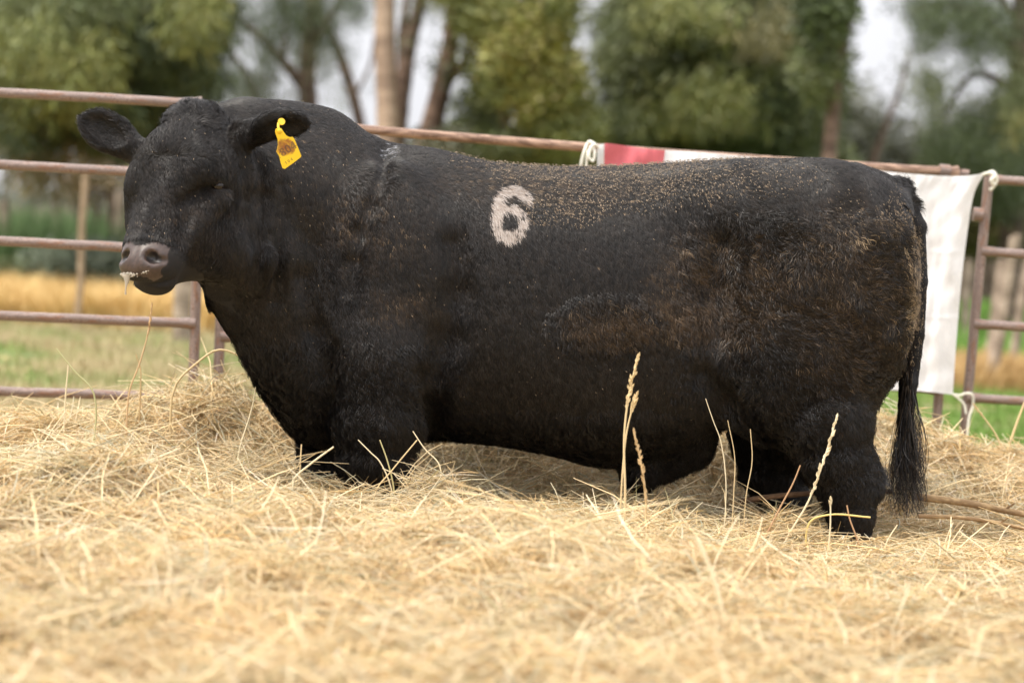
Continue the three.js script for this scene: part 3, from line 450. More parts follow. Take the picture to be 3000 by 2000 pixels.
// loin, hip, thigh, near hind leg, far hind leg
ell(P(1690, 480, 8.45), [0.26, 0.14, 0.12], 0.12); ell(P(1900, 660, 8.45), [0.30, 0.42, 0.195], 0.14); ell(P(1785, 850, 8.44), [0.19, 0.25, 0.17], 0.14); ell(P(2015, 630, 8.58), [0.125, 0.29, 0.24], 0.06);
chain([Z(1882, 850, 8.50, 0.24), Z(1892, 960, 8.42, 0.155), Z(1914, 1040, 8.40, 0.114), Z(1946, 1112, 8.40, 0.100), Z(1954, 1175, 8.40, 0.074), Z(1957, 1240, 8.40, 0.056), Z(1954, 1300, 8.40, 0.07)], 0.05);
cap(P(1950, 1060, 8.42), P(1996, 1118, 8.40), 0.07, 0.045, 0.04);
chain([Z(1830, 880, 8.92, 0.2), Z(1780, 1000, 8.92, 0.145), Z(1772, 1080, 8.92, 0.10), Z(1800, 1150, 8.92, 0.085), Z(1812, 1235, 8.92, 0.07), Z(1806, 1262, 8.92, 0.08)], 0.05);
ell(P(1830, 985, 8.7), [0.10, 0.13, 0.09], 0.04);
// sheath, tail
cap(P(1560, 1000, 8.7), P(1478, 1068, 8.68), 0.12, 0.075, 0.06); cap(P(1478, 1068, 8.68), P(1462, 1122, 8.68), 0.06, 0.036, 0.03);
chain([Z(1960, 425, 8.64, 0.07), Z(2050, 450, 8.66, 0.062), Z(2090, 520, 8.66, 0.052), Z(2101, 640, 8.64, 0.042), Z(2098, 760, 8.63, 0.036), Z(2088, 870, 8.62, 0.030), Z(2080, 960, 8.61, 0.024), Z(2078, 1040, 8.61, 0.018)], 0.05, 0.006);

// head frame: a across (towards the near cheek), b down the face, c out of the brow
const head = (() => {
  const yaw = 0.48, tilt = 0.36, roll = 0.05, N0 = V3(-Math.sin(yaw), 0, Math.cos(yaw)), A = V3(Math.cos(yaw), 0, Math.sin(yaw));
  let B = V3(0, -Math.cos(tilt), 0).addScaledVector(N0, Math.sin(tilt)), C = N0.clone().multiplyScalar(Math.cos(tilt)).add(V3(0, Math.sin(tilt), 0));
  const q = new THREE.Quaternion().setFromAxisAngle(V3(0, 0, 1), -roll); [A, B, C].forEach((v) => v.applyQuaternion(q));
  return { o: V3(...P(352, 418, 8.03)), A, B, C };
})();
const H = (a, b, c) => head.o.clone().addScaledVector(head.A, a).addScaledVector(head.B, b).addScaledVector(head.C, c).toArray();
const hax = [head.A.toArray(), head.B.toArray(), head.C.toArray()];
const inHead = (p) => { const v = V3(p[0], p[1], p[2]).sub(head.o); return [v.dot(head.A), v.dot(head.B), v.dot(head.C)]; };
const hell = (a, b, c, r, k = 0.03, sub = false) => ell(H(a, b, c), r, k, sub, hax);
hell(0, -0.115, -0.145, [0.165, 0.18, 0.138], 0.04); hell(0.0, -0.270, -0.15, [0.10, 0.08, 0.10], 0.05); hell(0, -0.10, -0.06, [0.12, 0.13, 0.055], 0.05);
for (const s of [-1, 1]) { hell(s * 0.124, s > 0 ? -0.085 : -0.03, -0.108, [0.050, s > 0 ? 0.050 : 0.08, 0.060], 0.07); hell(s * 0.095, 0.05, -0.225, [0.06, 0.16, 0.11], 0.07); hell(s * 0.125, -0.15, -0.19, [0.06, 0.09, 0.08], 0.05); hell(s * 0.066, 0.18, -0.11, [0.05, 0.10, 0.06], 0.05); hell(s * 0.118, 0.075, -0.16, [0.036, 0.06, 0.06], 0.07); }
cap(H(0, -0.04, -0.135), H(0, 0.19, -0.090), 0.122, 0.070, 0.04); hell(0, 0.245, -0.095, [0.100, 0.078, 0.078], 0.035); hell(0, 0.272, -0.062, [0.086, 0.056, 0.050], 0.025);
cap(H(0, 0.265, -0.165), H(0, 0.03, -0.29), 0.056, 0.105, 0.06); hell(0, 0.295, -0.142, [0.074, 0.046, 0.058], 0.02);
cap(H(0.02, 0.12, -0.26), H(0.16, 0.06, -0.42), 0.09, 0.12, 0.10);
for (const s of [-1, 1]) { // eye hollow with its heavy lid, tear groove, nostril, corner of the mouth
  if (s > 0) hell(s * 0.172, -0.048, -0.132, [0.032, 0.020, 0.032], 0.010, true); if (s > 0) cap(H(s * 0.150, -0.030, -0.098), H(s * 0.088, 0.055, -0.050), 0.014, 0.006, 0.035, true);
  hell(s * 0.054, 0.256, -0.018, [0.024, 0.021, 0.034], 0.010, true); cap(H(s * 0.066, 0.268, -0.03), H(s * 0.092, 0.256, -0.055), 0.012, 0.007, 0.012, true);
  cap(H(s * 0.02, 0.338, -0.082), H(s * 0.088, 0.292, -0.135), 0.007, 0.006, 0.008, true);
}
cap(H(-0.03, 0.340, -0.078), H(0.03, 0.340, -0.078), 0.007, 0.007, 0.008, true); cap(H(0, 0.225, -0.002), H(0, 0.31, -0.010), 0.004, 0.004, 0.015, true);
cap(H(0.158, -0.015, -0.155), H(0.105, 0.12, -0.115), 0.030, 0.022, 0.035); hell(0.128, -0.098, -0.088, [0.040, 0.036, 0.045], 0.04); hell(0.118, 0.13, -0.066, [0.022, 0.06, 0.03], 0.04, true); hell(0.01, -0.03, 0.020, [0.04, 0.05, 0.022], 0.05, true);
// ears: cupped blades
const axes = (long, face) => { const l = V3(...long).normalize(), f = V3(...face); f.addScaledVector(l, -f.dot(l)).normalize(); const w = f.clone().cross(l); return [l.toArray(), w.toArray(), f.toArray()]; };
const farEar = axes([-0.86, 0.46, -0.1], [-0.1, 0.1, 1]), nearEar = axes([0.97, 0.16, -0.05], [0.05, -0.62, 0.75]);
cap(P(318, 350, 8.24), P(285, 330, 8.24), 0.045, 0.045, 0.03); ell(P(248, 304, 8.24), [0.106, 0.066, 0.026], 0.02, false, farEar); ell(P(240, 301, 8.212), [0.094, 0.052, 0.036], 0.008, true, farEar);
cap(P(560, 312, 8.18), P(600, 300, 8.14), 0.05, 0.04, 0.03); ell(P(643, 286, 8.10), [0.098, 0.056, 0.026], 0.02, false, nearEar); { const c = V3(...P(652, 286, 8.10)).addScaledVector(V3(...nearEar[2]), 0.034).toArray(); ell(c, [0.082, 0.042, 0.032], 0.012, true, nearEar); }

function field(x, y, z, list) {
  let d = 10;
  for (let i = 0; i < list.length; i++) {
    const q = list[i]; let e;
    if (q.t === 0) { const ax = x - q.a[0], ay = y - q.a[1], az = z - q.a[2], bx = q.b[0] - q.a[0], by = q.b[1] - q.a[1], bz = q.b[2] - q.a[2]; let h = (ax * bx + ay * by + az * bz) / (bx * bx + by * by + bz * bz + 1e-12); h = h < 0 ? 0 : h > 1 ? 1 : h; e = Math.sqrt((ax - bx * h) ** 2 + (ay - by * h) ** 2 + (az - bz * h) ** 2) - (q.ra + (q.rb - q.ra) * h); }
    else if (q.t === 1) {
      let dx = x - q.o[0], dy = y - q.o[1], dz = z - q.o[2]; if (q.ax) { const [u, v, w] = q.ax, a = dx * u[0] + dy * u[1] + dz * u[2], b = dx * v[0] + dy * v[1] + dz * v[2], c = dx * w[0] + dy * w[1] + dz * w[2]; dx = a; dy = b; dz = c; }
      const r = q.e, k0 = Math.hypot(dx / r[0], dy / r[1], dz / r[2]), k1 = Math.hypot(dx / (r[0] * r[0]), dy / (r[1] * r[1]), dz / (r[2] * r[2])); e = k1 < 1e-9 ? -Math.min(r[0], r[1], r[2]) : k0 * (k0 - 1) / k1;
    } else e = trunk(x, y, z);
    const k = q.k;
    if (q.sub) { e = -e; const h = Math.max(k - Math.abs(d - e), 0); d = Math.max(d, e) + h * h / (4 * k); }
    else { const h = Math.max(k - Math.abs(d - e), 0); d = Math.min(d, e) - h * h / (4 * k); }
  }
  return d;
}
function surfaceZ(px, py, from = 7.6) { let d = from; for (let i = 0; i < 90; i++) { const [x, y, z] = P(px, py, d), e = field(x, y, z, prims); if (e < 0.001) break; d += Math.max(e * 0.6, 0.001); } return d; }
function crease(pts, r, k, inset = 0) { const q = pts.map(([px, py]) => P(px, py, surfaceZ(px, py) + inset)); const n = prims.length; for (let i = 1; i < q.length; i++) cap(q[i - 1], q[i], r * (i === 1 ? 0.5 : 1), r * (i === q.length - 1 ? 0.4 : 1), k, true); return prims.splice(n); }
const folds = [
  crease([[884, 336], [876, 400], [852, 470], [824, 530], [808, 600], [800, 665]], 0.010, 0.05), crease([[598, 370], [600, 450], [596, 540], [582, 640]], 0.020, 0.05), crease([[648, 420], [640, 540], [626, 690]], 0.013, 0.05),
  crease([[552, 300], [560, 380], [556, 450]], 0.008, 0.04), crease([[962, 860], [985, 930], [1000, 1000]], 0.02, 0.08), crease([[764, 800], [758, 900], [770, 1010]], 0.02, 0.06), crease([[1620, 860], [1680, 930], [1720, 985]], 0.02, 0.09),
  crease([[1660, 560], [1640, 660], [1650, 760]], 0.010, 0.12), crease([[2040, 480], [2068, 560], [2082, 660], [2082, 760]], 0.012, 0.03), crease([[1040, 560], [1046, 680], [1030, 780], [1000, 860]], 0.016, 0.09), crease([[700, 640], [720, 760], [740, 850]], 0.010, 0.08)];
folds.forEach((f) => prims.push(...f));

function polygonize(list, lo, hi, h) {
  const n = [0, 1, 2].map((k) => Math.ceil((hi[k] - lo[k]) / h) + 1), [nx, ny, nz] = n, vals = new Float32Array(nx * ny * nz).fill(1), BL = 8, active = [], sx = 1, sy = nx, sz = nx * ny;
  for (let bz = 0; bz < nz - 1; bz += BL) for (let by = 0; by < ny - 1; by += BL) for (let bx = 0; bx < nx - 1; bx += BL) {
    const c = [lo[0] + (bx + BL / 2) * h, lo[1] + (by + BL / 2) * h, lo[2] + (bz + BL / 2) * h], R = BL * h * 0.87;
    const near = list.filter((q) => q.t === 2 || Math.hypot(c[0] - q.c[0], c[1] - q.c[1], c[2] - q.c[2]) < q.r + R + q.k * 2 + 0.02);
    const d = field(c[0], c[1], c[2], near), skip = Math.abs(d) > R * 2.1 + 0.02;
    for (let k = bz; k < Math.min(nz, bz + BL); k++) for (let j = by; j < Math.min(ny, by + BL); j++) for (let i = bx; i < Math.min(nx, bx + BL); i++) vals[i + j * sy + k * sz] = skip ? Math.sign(d) : field(lo[0] + i * h, lo[1] + j * h, lo[2] + k * h, near);
    if (!skip) active.push([bx, by, bz]);
  }
  const id = new Int32Array(nx * ny * nz).fill(-1), pos = [], idx = [], off = [0, sx, sy, sx + sy, sz, sx + sz, sy + sz, sx + sy + sz], E = [[0, 1], [2, 3], [4, 5], [6, 7], [0, 2], [1, 3], [4, 6], [5, 7], [0, 4], [1, 5], [2, 6], [3, 7]];
  const each = (f) => { for (const [bx, by, bz] of active) for (let k = bz; k < Math.min(nz - 1, bz + BL); k++) for (let j = by; j < Math.min(ny - 1, by + BL); j++) for (let i = bx; i < Math.min(nx - 1, bx + BL); i++) f(i, j, k, i + j * sy + k * sz); };
  each((i, j, k, o) => {
    let m = 0; for (let c = 0; c < 8; c++) if (vals[o + off[c]] < 0) m |= 1 << c; if (m === 0 || m === 255) return;
    let x = 0, y = 0, z = 0, cnt = 0;
    for (const [a, b] of E) { if (((m >> a) & 1) === ((m >> b) & 1)) continue; const va = vals[o + off[a]], vb = vals[o + off[b]], t = va / (va - vb); x += lerp(a & 1, b & 1, t); y += lerp((a >> 1) & 1, (b >> 1) & 1, t); z += lerp(a >> 2, b >> 2, t); cnt++; }
    id[o] = pos.length / 3; pos.push(lo[0] + (i + x / cnt) * h, lo[1] + (j + y / cnt) * h, lo[2] + (k + z / cnt) * h);
  });
  each((i, j, k, o) => {
    if (!i || !j || !k) return; const a = vals[o] < 0;
    const quad = (p, q, r, s, flip) => { if (p < 0 || q < 0 || r < 0 || s < 0) return; flip ? idx.push(p, q, r, p, r, s) : idx.push(p, r, q, p, s, r); };
    if (a !== vals[o + sx] < 0) quad(id[o], id[o - sy], id[o - sy - sz], id[o - sz], a);
    if (a !== vals[o + sy] < 0) quad(id[o], id[o - sz], id[o - sz - sx], id[o - sx], a);
    if (a !== vals[o + sz] < 0) quad(id[o], id[o - sx], id[o - sx - sy], id[o - sy], a);
  });
  return { pos: new Float32Array(pos), idx };
}
const skin = polygonize(prims, [-1.68, -1.02, -9.32], [1.62, 0.98, -7.7], 0.0065);
console.log('skin', skin.pos.length / 3);

// ---- marks on the hide, laid out over the near flank: a white brand, dried mud and chaff
const capsuleDist = (x, y, pts) => { let m = 1e9; for (let i = 1; i < pts.length; i++) { const [ax, ay] = pts[i - 1], [bx, by] = pts[i], dx = bx - ax, dy = by - ay, t = clamp(((x - ax) * dx + (y - ay) * dy) / (dx * dx + dy * dy)); m = Math.min(m, Math.hypot(x - ax - dx * t, y - ay - dy * t)); } return m; };
function brand(px, py) { // the numeral 6, freeze branded: 1 inside
  const x = (px / 0.784 - 1400) * 5.2275, y = (py / 0.784 - 500) * 5.2275; if (x < 100 || x > 900 || y < 150 || y > 1250) return 0;
  const w = 14 * noise2(x * 0.02, y * 0.02);
  const ring = Math.hypot((x - 468) / 292, (y - 785) / 312) < 1 + w / 300 && Math.hypot((x - 468) / 142, (y - 762) / 122) > 1 + w / 120 && y > 470;
  const hook = capsuleDist(x, y, [[270, 720], [262, 560], [290, 430], [370, 330], [490, 298], [600, 325], [680, 385], [718, 430]]) < 86 + w;
  if (capsuleDist(x, y, [[430, 480], [540, 450], [640, 520], [760, 590]]) < 40 + w * 0.6) return 0;
  return ring || hook ? (x > 600 && y > 560 && y < 1000 ? 0.75 : 0.96) : 0;
}
const blob = (px, py, x, y, rx, ry) => Math.max(0, 1 - ((px - x) / rx) ** 2 - ((py - y) / ry) ** 2);
const dirtBig = (px, py) => noise2(px * 0.02, py * 0.02) * 0.5 + noise2(px * 0.07, py * 0.07) * 0.5;
function mud(px, py) { // share of tufts caked with pale dry mud
  let m = 0.004;
  const back = lerp(360, 378, clamp((px - 1100) / 200));
  m += 0.75 * smooth(1090, 1160, px) * smooth(1720, 1480, px) * smooth(back + 95, back + 8, py) * (0.75 + 0.5 * dirtBig(px, py));
  m += 0.28 * smooth(1000, 1110, px) * smooth(1400, 1150, px) * smooth(400, 350, py);
  m += 0.65 * blob(px, py, 1300, 485, 120, 45) + 0.75 * blob(px, py, 1290, 464, 110, 7) + 0.30 * blob(px, py, 1450, 440, 260, 60);
  m += 0.30 * blob(px, py, 1680, 410, 260, 60) + 0.35 * blob(px, py, 1960, 540, 60, 35) + 1.5 * blob(px, py, 2060, 640, 70, 210) * smooth(1960, 2070, px) + 0.18 * blob(px, py, 1960, 620, 120, 200);
  m += 0.02 * blob(px, py, 700, 380, 170, 160) + 0.02 * blob(px, py, 400, 330, 110, 110) + 0.07 * blob(px, py, 350, 530, 90, 35) + 0.12 * blob(px, py, 2070, 820, 60, 160);
  return m;
}
function soil(px, py) { // brown dust and staining held in the longer hair
  const n = 0.8 + 0.8 * dirtBig(px, py);
  return clamp(n * (0.9 * blob(px, py, 1390, 745, 130, 70) + 0.75 * blob(px, py, 1640, 660, 190, 170) + 0.6 * blob(px, py, 1560, 740, 170, 70) + 0.6 * blob(px, py, 1930, 680, 210, 270) + 0.5 * blob(px, py, 920, 705, 110, 60) + 0.45 * blob(px, py, 1250, 420, 330, 60) + 0.3 * blob(px, py, 860, 520, 160, 130) + 0.15 * blob(px, py, 680, 420, 200, 170) + 0.2 * blob(px, py, 440, 500, 130, 130) + 0.14));
}
const bullBase = onGround(1400, MID);
const bull = thing('bull', bullBase, 'stocky black bull with a white 6 branded on its side, standing in hay', 'bull');
const toWorld = (v) => v.applyMatrix4(CAM).sub(bullBase), turnWorld = new THREE.Matrix3().setFromMatrix4(CAM);
{
  const pos = skin.pos, n = pos.length / 3, geo = new THREE.BufferGeometry(); geo.setAttribute('position', new THREE.BufferAttribute(pos, 3)); geo.setIndex(skin.idx); geo.computeVertexNormals();
  const nor = geo.attributes.normal.array;
  const proj = (i) => [CX + pos[i * 3] * F / -pos[i * 3 + 2], CY - pos[i * 3 + 1] * F / -pos[i * 3 + 2]];
  const nose = new Uint8Array(n), col = new Float32Array(n * 3);
  for (let i = 0; i < n; i++) {
    const [px, py] = proj(i), near = nor[i * 3 + 2] > -0.2; let c = [0.013, 0.0115, 0.011];
    if (px < 520) { const [a, b, cc] = inHead([pos[i * 3], pos[i * 3 + 1], pos[i * 3 + 2]]); const top = 0.212 + 0.012 * Math.cos(a * 50) - 0.2 * a * a, w = 0.094 - 0.5 * Math.max(0, b - 0.27); if (b > top && b < 0.322 && Math.abs(a) < w && cc > -0.085) { nose[i] = 1; const hole = Math.hypot((Math.abs(a) - 0.056) / 0.024, (b - 0.257) / 0.021) < 1 && cc < -0.018; const k = 0.85 + 0.3 * noise3(a * 60, b * 60, cc * 60); c = hole ? [0.016, 0.011, 0.010] : [0.070 * k, 0.042 * k, 0.032 * k]; } }
    if (near && brand(px, py)) c = [0.30, 0.23, 0.19]; else if (near && !nose[i]) c = mix3(c, [0.035, 0.023, 0.014], soil(px, py) * 0.6);
    col.set(c, i * 3);
  }
  const world = new Float32Array(n * 3), v = V3(0, 0, 0), wn = new Float32Array(n * 3);
  for (let i = 0; i < n; i++) { v.set(pos[i * 3], pos[i * 3 + 1], pos[i * 3 + 2]); toWorld(v); world.set([v.x, v.y, v.z], i * 3); v.set(nor[i * 3], nor[i * 3 + 1], nor[i * 3 + 2]).applyMatrix3(turnWorld); wn.set([v.x, v.y, v.z], i * 3); }
  const make = (want) => { const id = []; for (let t = 0; t < skin.idx.length; t += 3) { const a = skin.idx[t], b = skin.idx[t + 1], c = skin.idx[t + 2], k = nose[a] + nose[b] + nose[c] >= 2; if (k === want) id.push(a, b, c); }
    const map = new Int32Array(n).fill(-1), p = [], q = [], cc = [], ii = []; for (const a of id) { if (map[a] < 0) { map[a] = p.length / 3; p.push(world[a * 3], world[a * 3 + 1], world[a * 3 + 2]); q.push(wn[a * 3], wn[a * 3 + 1], wn[a * 3 + 2]); cc.push(col[a * 3], col[a * 3 + 1], col[a * 3 + 2]); } ii.push(map[a]); }
    const g = new THREE.BufferGeometry(); g.setAttribute('position', new THREE.Float32BufferAttribute(p, 3)); g.setAttribute('normal', new THREE.Float32BufferAttribute(q, 3)); g.setAttribute('color', new THREE.Float32BufferAttribute(cc, 3)); g.setIndex(ii); return g; };
  part('body', make(false), std({ vertexColors: true, roughness: 0.9 }), bull, false);
  tag(part('muzzle', make(true), new THREE.MeshPhysicalMaterial({ vertexColors: true, roughness: 0.45, clearcoat: 0.12, clearcoatRoughness: 0.35 }), bull, false), 'bare moist brown nose');

  // ---- coat: small locks of hair rooted in the skin
  function lock(seed, n, spread, wave, w, rise) {
    const r = rngOf(seed), p = [], id = [];
    for (let i = 0; i < n; i++) {
      const ox = (r() - 0.5) * spread, oz = (r() - 0.5) * spread, L = 0.7 + 0.5 * r(), ph = r() * 6.283, yaw = (r() - 0.5) * 0.5, up = rise * (0.6 + 0.8 * r()), tw = (r() - 0.5) * 1.6, b = p.length / 3, S = 4;
      for (let s = 0; s <= S; s++) {
        const t = s / S, x = ox + Math.sin(yaw) * t * L + wave * (Math.sin(ph + t * 5) - Math.sin(ph)) * t, y = up * Math.sin(Math.min(1, t * 1.15) * 2.2) + wave * 0.5 * Math.cos(ph * 2 + t * 5) * t, z = oz + Math.cos(yaw) * t * L, ww = w * (1 - 0.8 * t * t) / 2, cx = Math.cos(tw), cy = Math.sin(tw);
        p.push(x - cx * ww, y - cy * ww, z, x + cx * ww, y + cy * ww, z);
        if (s) { const q = b + s * 2; id.push(q - 2, q - 1, q + 1, q - 2, q + 1, q); }
      }
    }
    const g = new THREE.BufferGeometry(); g.setAttribute('position', new THREE.Float32BufferAttribute(p, 3)); g.setIndex(id); g.computeVertexNormals(); return g;
  }
  const kinds = [lock(1, 7, 0.5, 0.04, 0.07, 0.10), lock(2, 7, 0.5, 0.09, 0.06, 0.15), lock(3, 9, 0.55, 0.20, 0.055, 0.30), lock(4, 9, 0.55, 0.32, 0.055, 0.42), lock(5, 8, 0.55, 0.10, 0.055, 0.24)];
  const M = kinds.map(() => []), C = kinds.map(() => []), r = rngOf(900);
  // triangle areas, the near side more thickly covered
  const idx = skin.idx, T = idx.length / 3, cum = new Float64Array(T); let sum = 0;
  const A = V3(), B = V3(), D = V3();
  for (let t = 0; t < T; t++) {
    const a = idx[t * 3], b = idx[t * 3 + 1], c = idx[t * 3 + 2]; A.fromArray(pos, a * 3); B.fromArray(pos, b * 3).sub(A); D.fromArray(pos, c * 3).sub(A);
    const ar = B.cross(D).length() / 2, nz = nor[a * 3 + 2], [px, py] = proj(a); let wgt = nz > -0.25 ? 1 : 0.22; if (px < 560 && nz > -0.3) wgt *= 2.4; if (nose[a] || nose[b] || nose[c]) wgt = 0; if (py > 1320) wgt = 0;
    sum += ar * wgt; cum[t] = sum;
  }
  const COUNT = 250000, q = V3(), nn = V3(), fl = V3(), sd = V3();
  for (let s = 0; s < COUNT; s++) {
    const target = (s + r()) / COUNT * sum; let lo = 0, hi = T - 1; while (lo < hi) { const m = (lo + hi) >> 1; cum[m] < target ? lo = m + 1 : hi = m; }
    const a = idx[lo * 3], b = idx[lo * 3 + 1], c = idx[lo * 3 + 2]; let u = r(), w = r(); if (u + w > 1) { u = 1 - u; w = 1 - w; } const k0 = 1 - u - w;
    q.set(0, 0, 0); nn.set(0, 0, 0); for (const [i, k] of [[a, k0], [b, u], [c, w]]) { q.x += pos[i * 3] * k; q.y += pos[i * 3 + 1] * k; q.z += pos[i * 3 + 2] * k; nn.x += nor[i * 3] * k; nn.y += nor[i * 3 + 1] * k; nn.z += nor[i * 3 + 2] * k; } nn.normalize();
    const px = CX + q.x * F / -q.z, py = CY - q.y * F / -q.z, near = nn.z > -0.25;
    // lie of the hair
    const n1 = noise3(q.x * 5, q.y * 5, q.z * 5), n2 = noise3(q.x * 5 + 40, q.y * 5, q.z * 5), n3 = noise3(q.x * 17, q.y * 17, q.z * 17 + 9), n4 = noise3(q.x * 17 + 30, q.y * 17, q.z * 17);
    let len = 0.023 + 0.005 * smooth(900, 700, px), kind = r() < 0.45 ? 0 : 1, wild = 0.17;
    fl.set(0.28, -1, 0); const top = smooth(0.35, 0.85, nn.y); fl.lerp(V3(1, -0.15, 0), top);
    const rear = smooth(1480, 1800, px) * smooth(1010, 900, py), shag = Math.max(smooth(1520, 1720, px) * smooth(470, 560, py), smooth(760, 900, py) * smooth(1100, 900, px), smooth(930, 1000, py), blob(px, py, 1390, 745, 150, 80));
    fl.lerp(V3(0.75 + 0.8 * n1, -0.7 + 0.7 * n2, 0), rear * 0.8);
    if (shag > 0.02) { len = lerp(len, 0.040, shag); wild = lerp(wild, 0.75, shag); if (r() < shag) kind = r() < 0.6 ? 2 : 3; }
    let facial = false;
    if (px < 530 + 60 * r() && q.z > -8.36) {
      const [ha, hb, hc] = inHead([q.x, q.y, q.z]);
      if (hb > -0.34 && hb < 0.36 && Math.abs(ha) < 0.16 + 0.09 * r()) {
        if (Math.hypot((ha - 0.168) / 0.036, (hb + 0.046) / 0.021, (hc + 0.13) / 0.042) < 1) continue; // the open eye
        facial = true; fl.copy(head.B).addScaledVector(head.A, ha * 3.2); const poll = smooth(-0.22, -0.27, hb) * smooth(0.15, 0.09, Math.abs(ha - 0.015)); if (hb < -0.06) fl.addScaledVector(head.B, -1.6 * smooth(-0.06, -0.14, hb));
        len = lerp(0.019, 0.034, poll); if (hb > 0.19) len = 0.009; wild = lerp(0.35, 0.9, poll); kind = poll > 0.4 && r() < 0.6 ? 2 : r() < 0.5 ? 4 : 1; if (hb > 0.22) kind = 0;
      }
    }
    if (px < 320 && py < 380 && q.z < -8.0 && !facial) { len = 0.018; fl.set(-0.8, 0.4, 0.2); wild = 0.5; kind = r() < 0.5 ? 1 : 2; } // far ear
    if (px > 560 && px < 705 && py > 245 && py < 345 && q.z > -8.26) { len = 0.018; fl.set(0.8, -0.3, 0.3); wild = 0.7; kind = r() < 0.5 ? 2 : 1; } // near ear
    if (py > 1040) { fl.set(0.05, -1, 0); } if (py > 1090) len = Math.min(len, 0.024);
    const tail = px > 2030 && py < 1100 && q.x > 1.36 + 0.0; if (tail && py > 470) { fl.set(0, -1, 0); len = 0.03; wild = 0.35; kind = 1; } else if (tail) { len = 0.035; wild = 0.6; fl.set(0.9, -0.3, 0); kind = 2; }
    fl.x += wild * (n1 * 0.6 + n3 * 0.8 + (r() - 0.5) * 0.6); fl.y += wild * (n2 * 0.6 + n4 * 0.8 + (r() - 0.5) * 0.6); fl.z += wild * (r() - 0.5) * 0.6;
    fl.addScaledVector(nn, -fl.dot(nn)); if (fl.lengthSq() < 1e-4) fl.set(nn.y, -nn.x, 0); fl.normalize();
    // colour of the lock
    const br = near ? brand(px, py) : 0; let col3; const k = 0.45 + 1.1 * r() ** 1.5 + 0.25 * n3;
    const brown = near ? soil(px, py) : 0.15;
    if (br && r() < br) { const t = r(); col3 = mix3([0.52, 0.46, 0.42], [0.30, 0.24, 0.20], t); len = 0.023; kind = 0; }
    else {
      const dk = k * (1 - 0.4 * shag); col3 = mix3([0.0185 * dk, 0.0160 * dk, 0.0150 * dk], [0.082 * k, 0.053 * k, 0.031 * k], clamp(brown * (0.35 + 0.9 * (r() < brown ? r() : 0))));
      if (near && r() < 0.35 * blob(px, py, 888, 348, 26, 22)) col3 = [0.24 * k, 0.24 * k, 0.26 * k];
      if (near && brown > 0.35 && r() < 0.06) { const t = 0.6 + 0.7 * r(); col3 = [0.14 * t, 0.098 * t, 0.062 * t]; }
      if (near && r() < 0.6 * (1.0 * blob(px, py, 2090, 665, 34, 160) + 0.4 * blob(px, py, 1966, 545, 38, 20)) * (0.6 + 0.8 * noise2(px * 0.06, py * 0.03))) { const t = 0.6 + 0.6 * r(); col3 = [0.38 * t, 0.275 * t, 0.165 * t]; }
      if (near) { const m = mud(px, py), grain = noise2(px * 0.22, py * 0.16); if (r() < m * (grain > 0.0 ? 0.32 : 0.05)) { const t = 0.55 + 0.5 * r(); col3 = [0.36 * t, 0.255 * t, 0.16 * t]; len *= 0.8; } }
    }
    len *= 0.75 + 0.5 * r();
    sd.copy(nn).cross(fl); q.addScaledVector(nn, -0.0015);
    const X = sd.clone().applyMatrix3(turnWorld).multiplyScalar(len), Y = nn.clone().applyMatrix3(turnWorld).multiplyScalar(len), Zd = fl.clone().applyMatrix3(turnWorld).multiplyScalar(len);
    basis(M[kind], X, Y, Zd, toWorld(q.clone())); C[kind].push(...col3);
  }
  // dried mud and chaff: flakes caught on the tips of the hair
  const FM = [], FC = [], flake = new THREE.BufferGeometry();
  flake.setAttribute('position', new THREE.Float32BufferAttribute([0, 0.12, -1, 0.42, 0, -0.2, -0.36, 0.02, 0.1, 0.1, 0.2, 1, 0.02, 0.30, 0, 0, -0.2, 0], 3)); flake.setIndex([0, 4, 1, 0, 2, 4, 4, 3, 1, 4, 2, 3, 0, 1, 5, 0, 5, 2, 5, 1, 3, 5, 3, 2]); flake.computeVertexNormals();
  for (let s = 0, made = 0; s < 900000 && made < 17000; s++) {
    const target = r() * sum; let lo = 0, hi = T - 1; while (lo < hi) { const m = (lo + hi) >> 1; cum[m] < target ? lo = m + 1 : hi = m; }
    const i = idx[lo * 3]; if (nor[i * 3 + 2] < -0.1) continue; q.set(pos[i * 3], pos[i * 3 + 1], pos[i * 3 + 2]); q.x += (r() - 0.5) * 0.006; q.y += (r() - 0.5) * 0.006; nn.set(nor[i * 3], nor[i * 3 + 1], nor[i * 3 + 2]);
    const px = CX + q.x * F / -q.z, py = CY - q.y * F / -q.z, m = mud(px, py) * (noise2(px * 0.16, py * 0.10) + 0.7 * noise2(px * 0.045, py * 0.06) > 0.05 ? 1.6 : 0.12); if (r() > (px < 560 ? m * 0.25 : m)) continue; if (brand(px, py) && r() > 0.15) continue;
    made++; fl.set(0.5 + (r() - 0.5) * 1.6, -1 + (r() - 0.5) * 1.2, 0); fl.addScaledVector(nn, -fl.dot(nn)).normalize(); sd.copy(nn).cross(fl); q.addScaledVector(nn, 0.005 + 0.005 * r());
    const L = 0.0019 + 0.0032 * r() ** 2, W = L * (0.5 + 0.5 * r()), t = 0.55 + 0.7 * r();
    basis(FM, sd.clone().applyMatrix3(turnWorld).multiplyScalar(W), nn.clone().applyMatrix3(turnWorld).multiplyScalar(L * 0.6), fl.clone().applyMatrix3(turnWorld).multiplyScalar(L), toWorld(q.clone())); FC.push(0.33 * t, 0.25 * t, 0.175 * t);
  }
  copies('dried_mud', flake, std({ roughness: 1 }), FM, FC, bull);
  const hairMat = new THREE.MeshPhysicalMaterial({ roughness: 0.45, specularIntensity: 0.6 });
  kinds.forEach((g, k) => copies('coat', g, hairMat, M[k], C[k], bull));
}
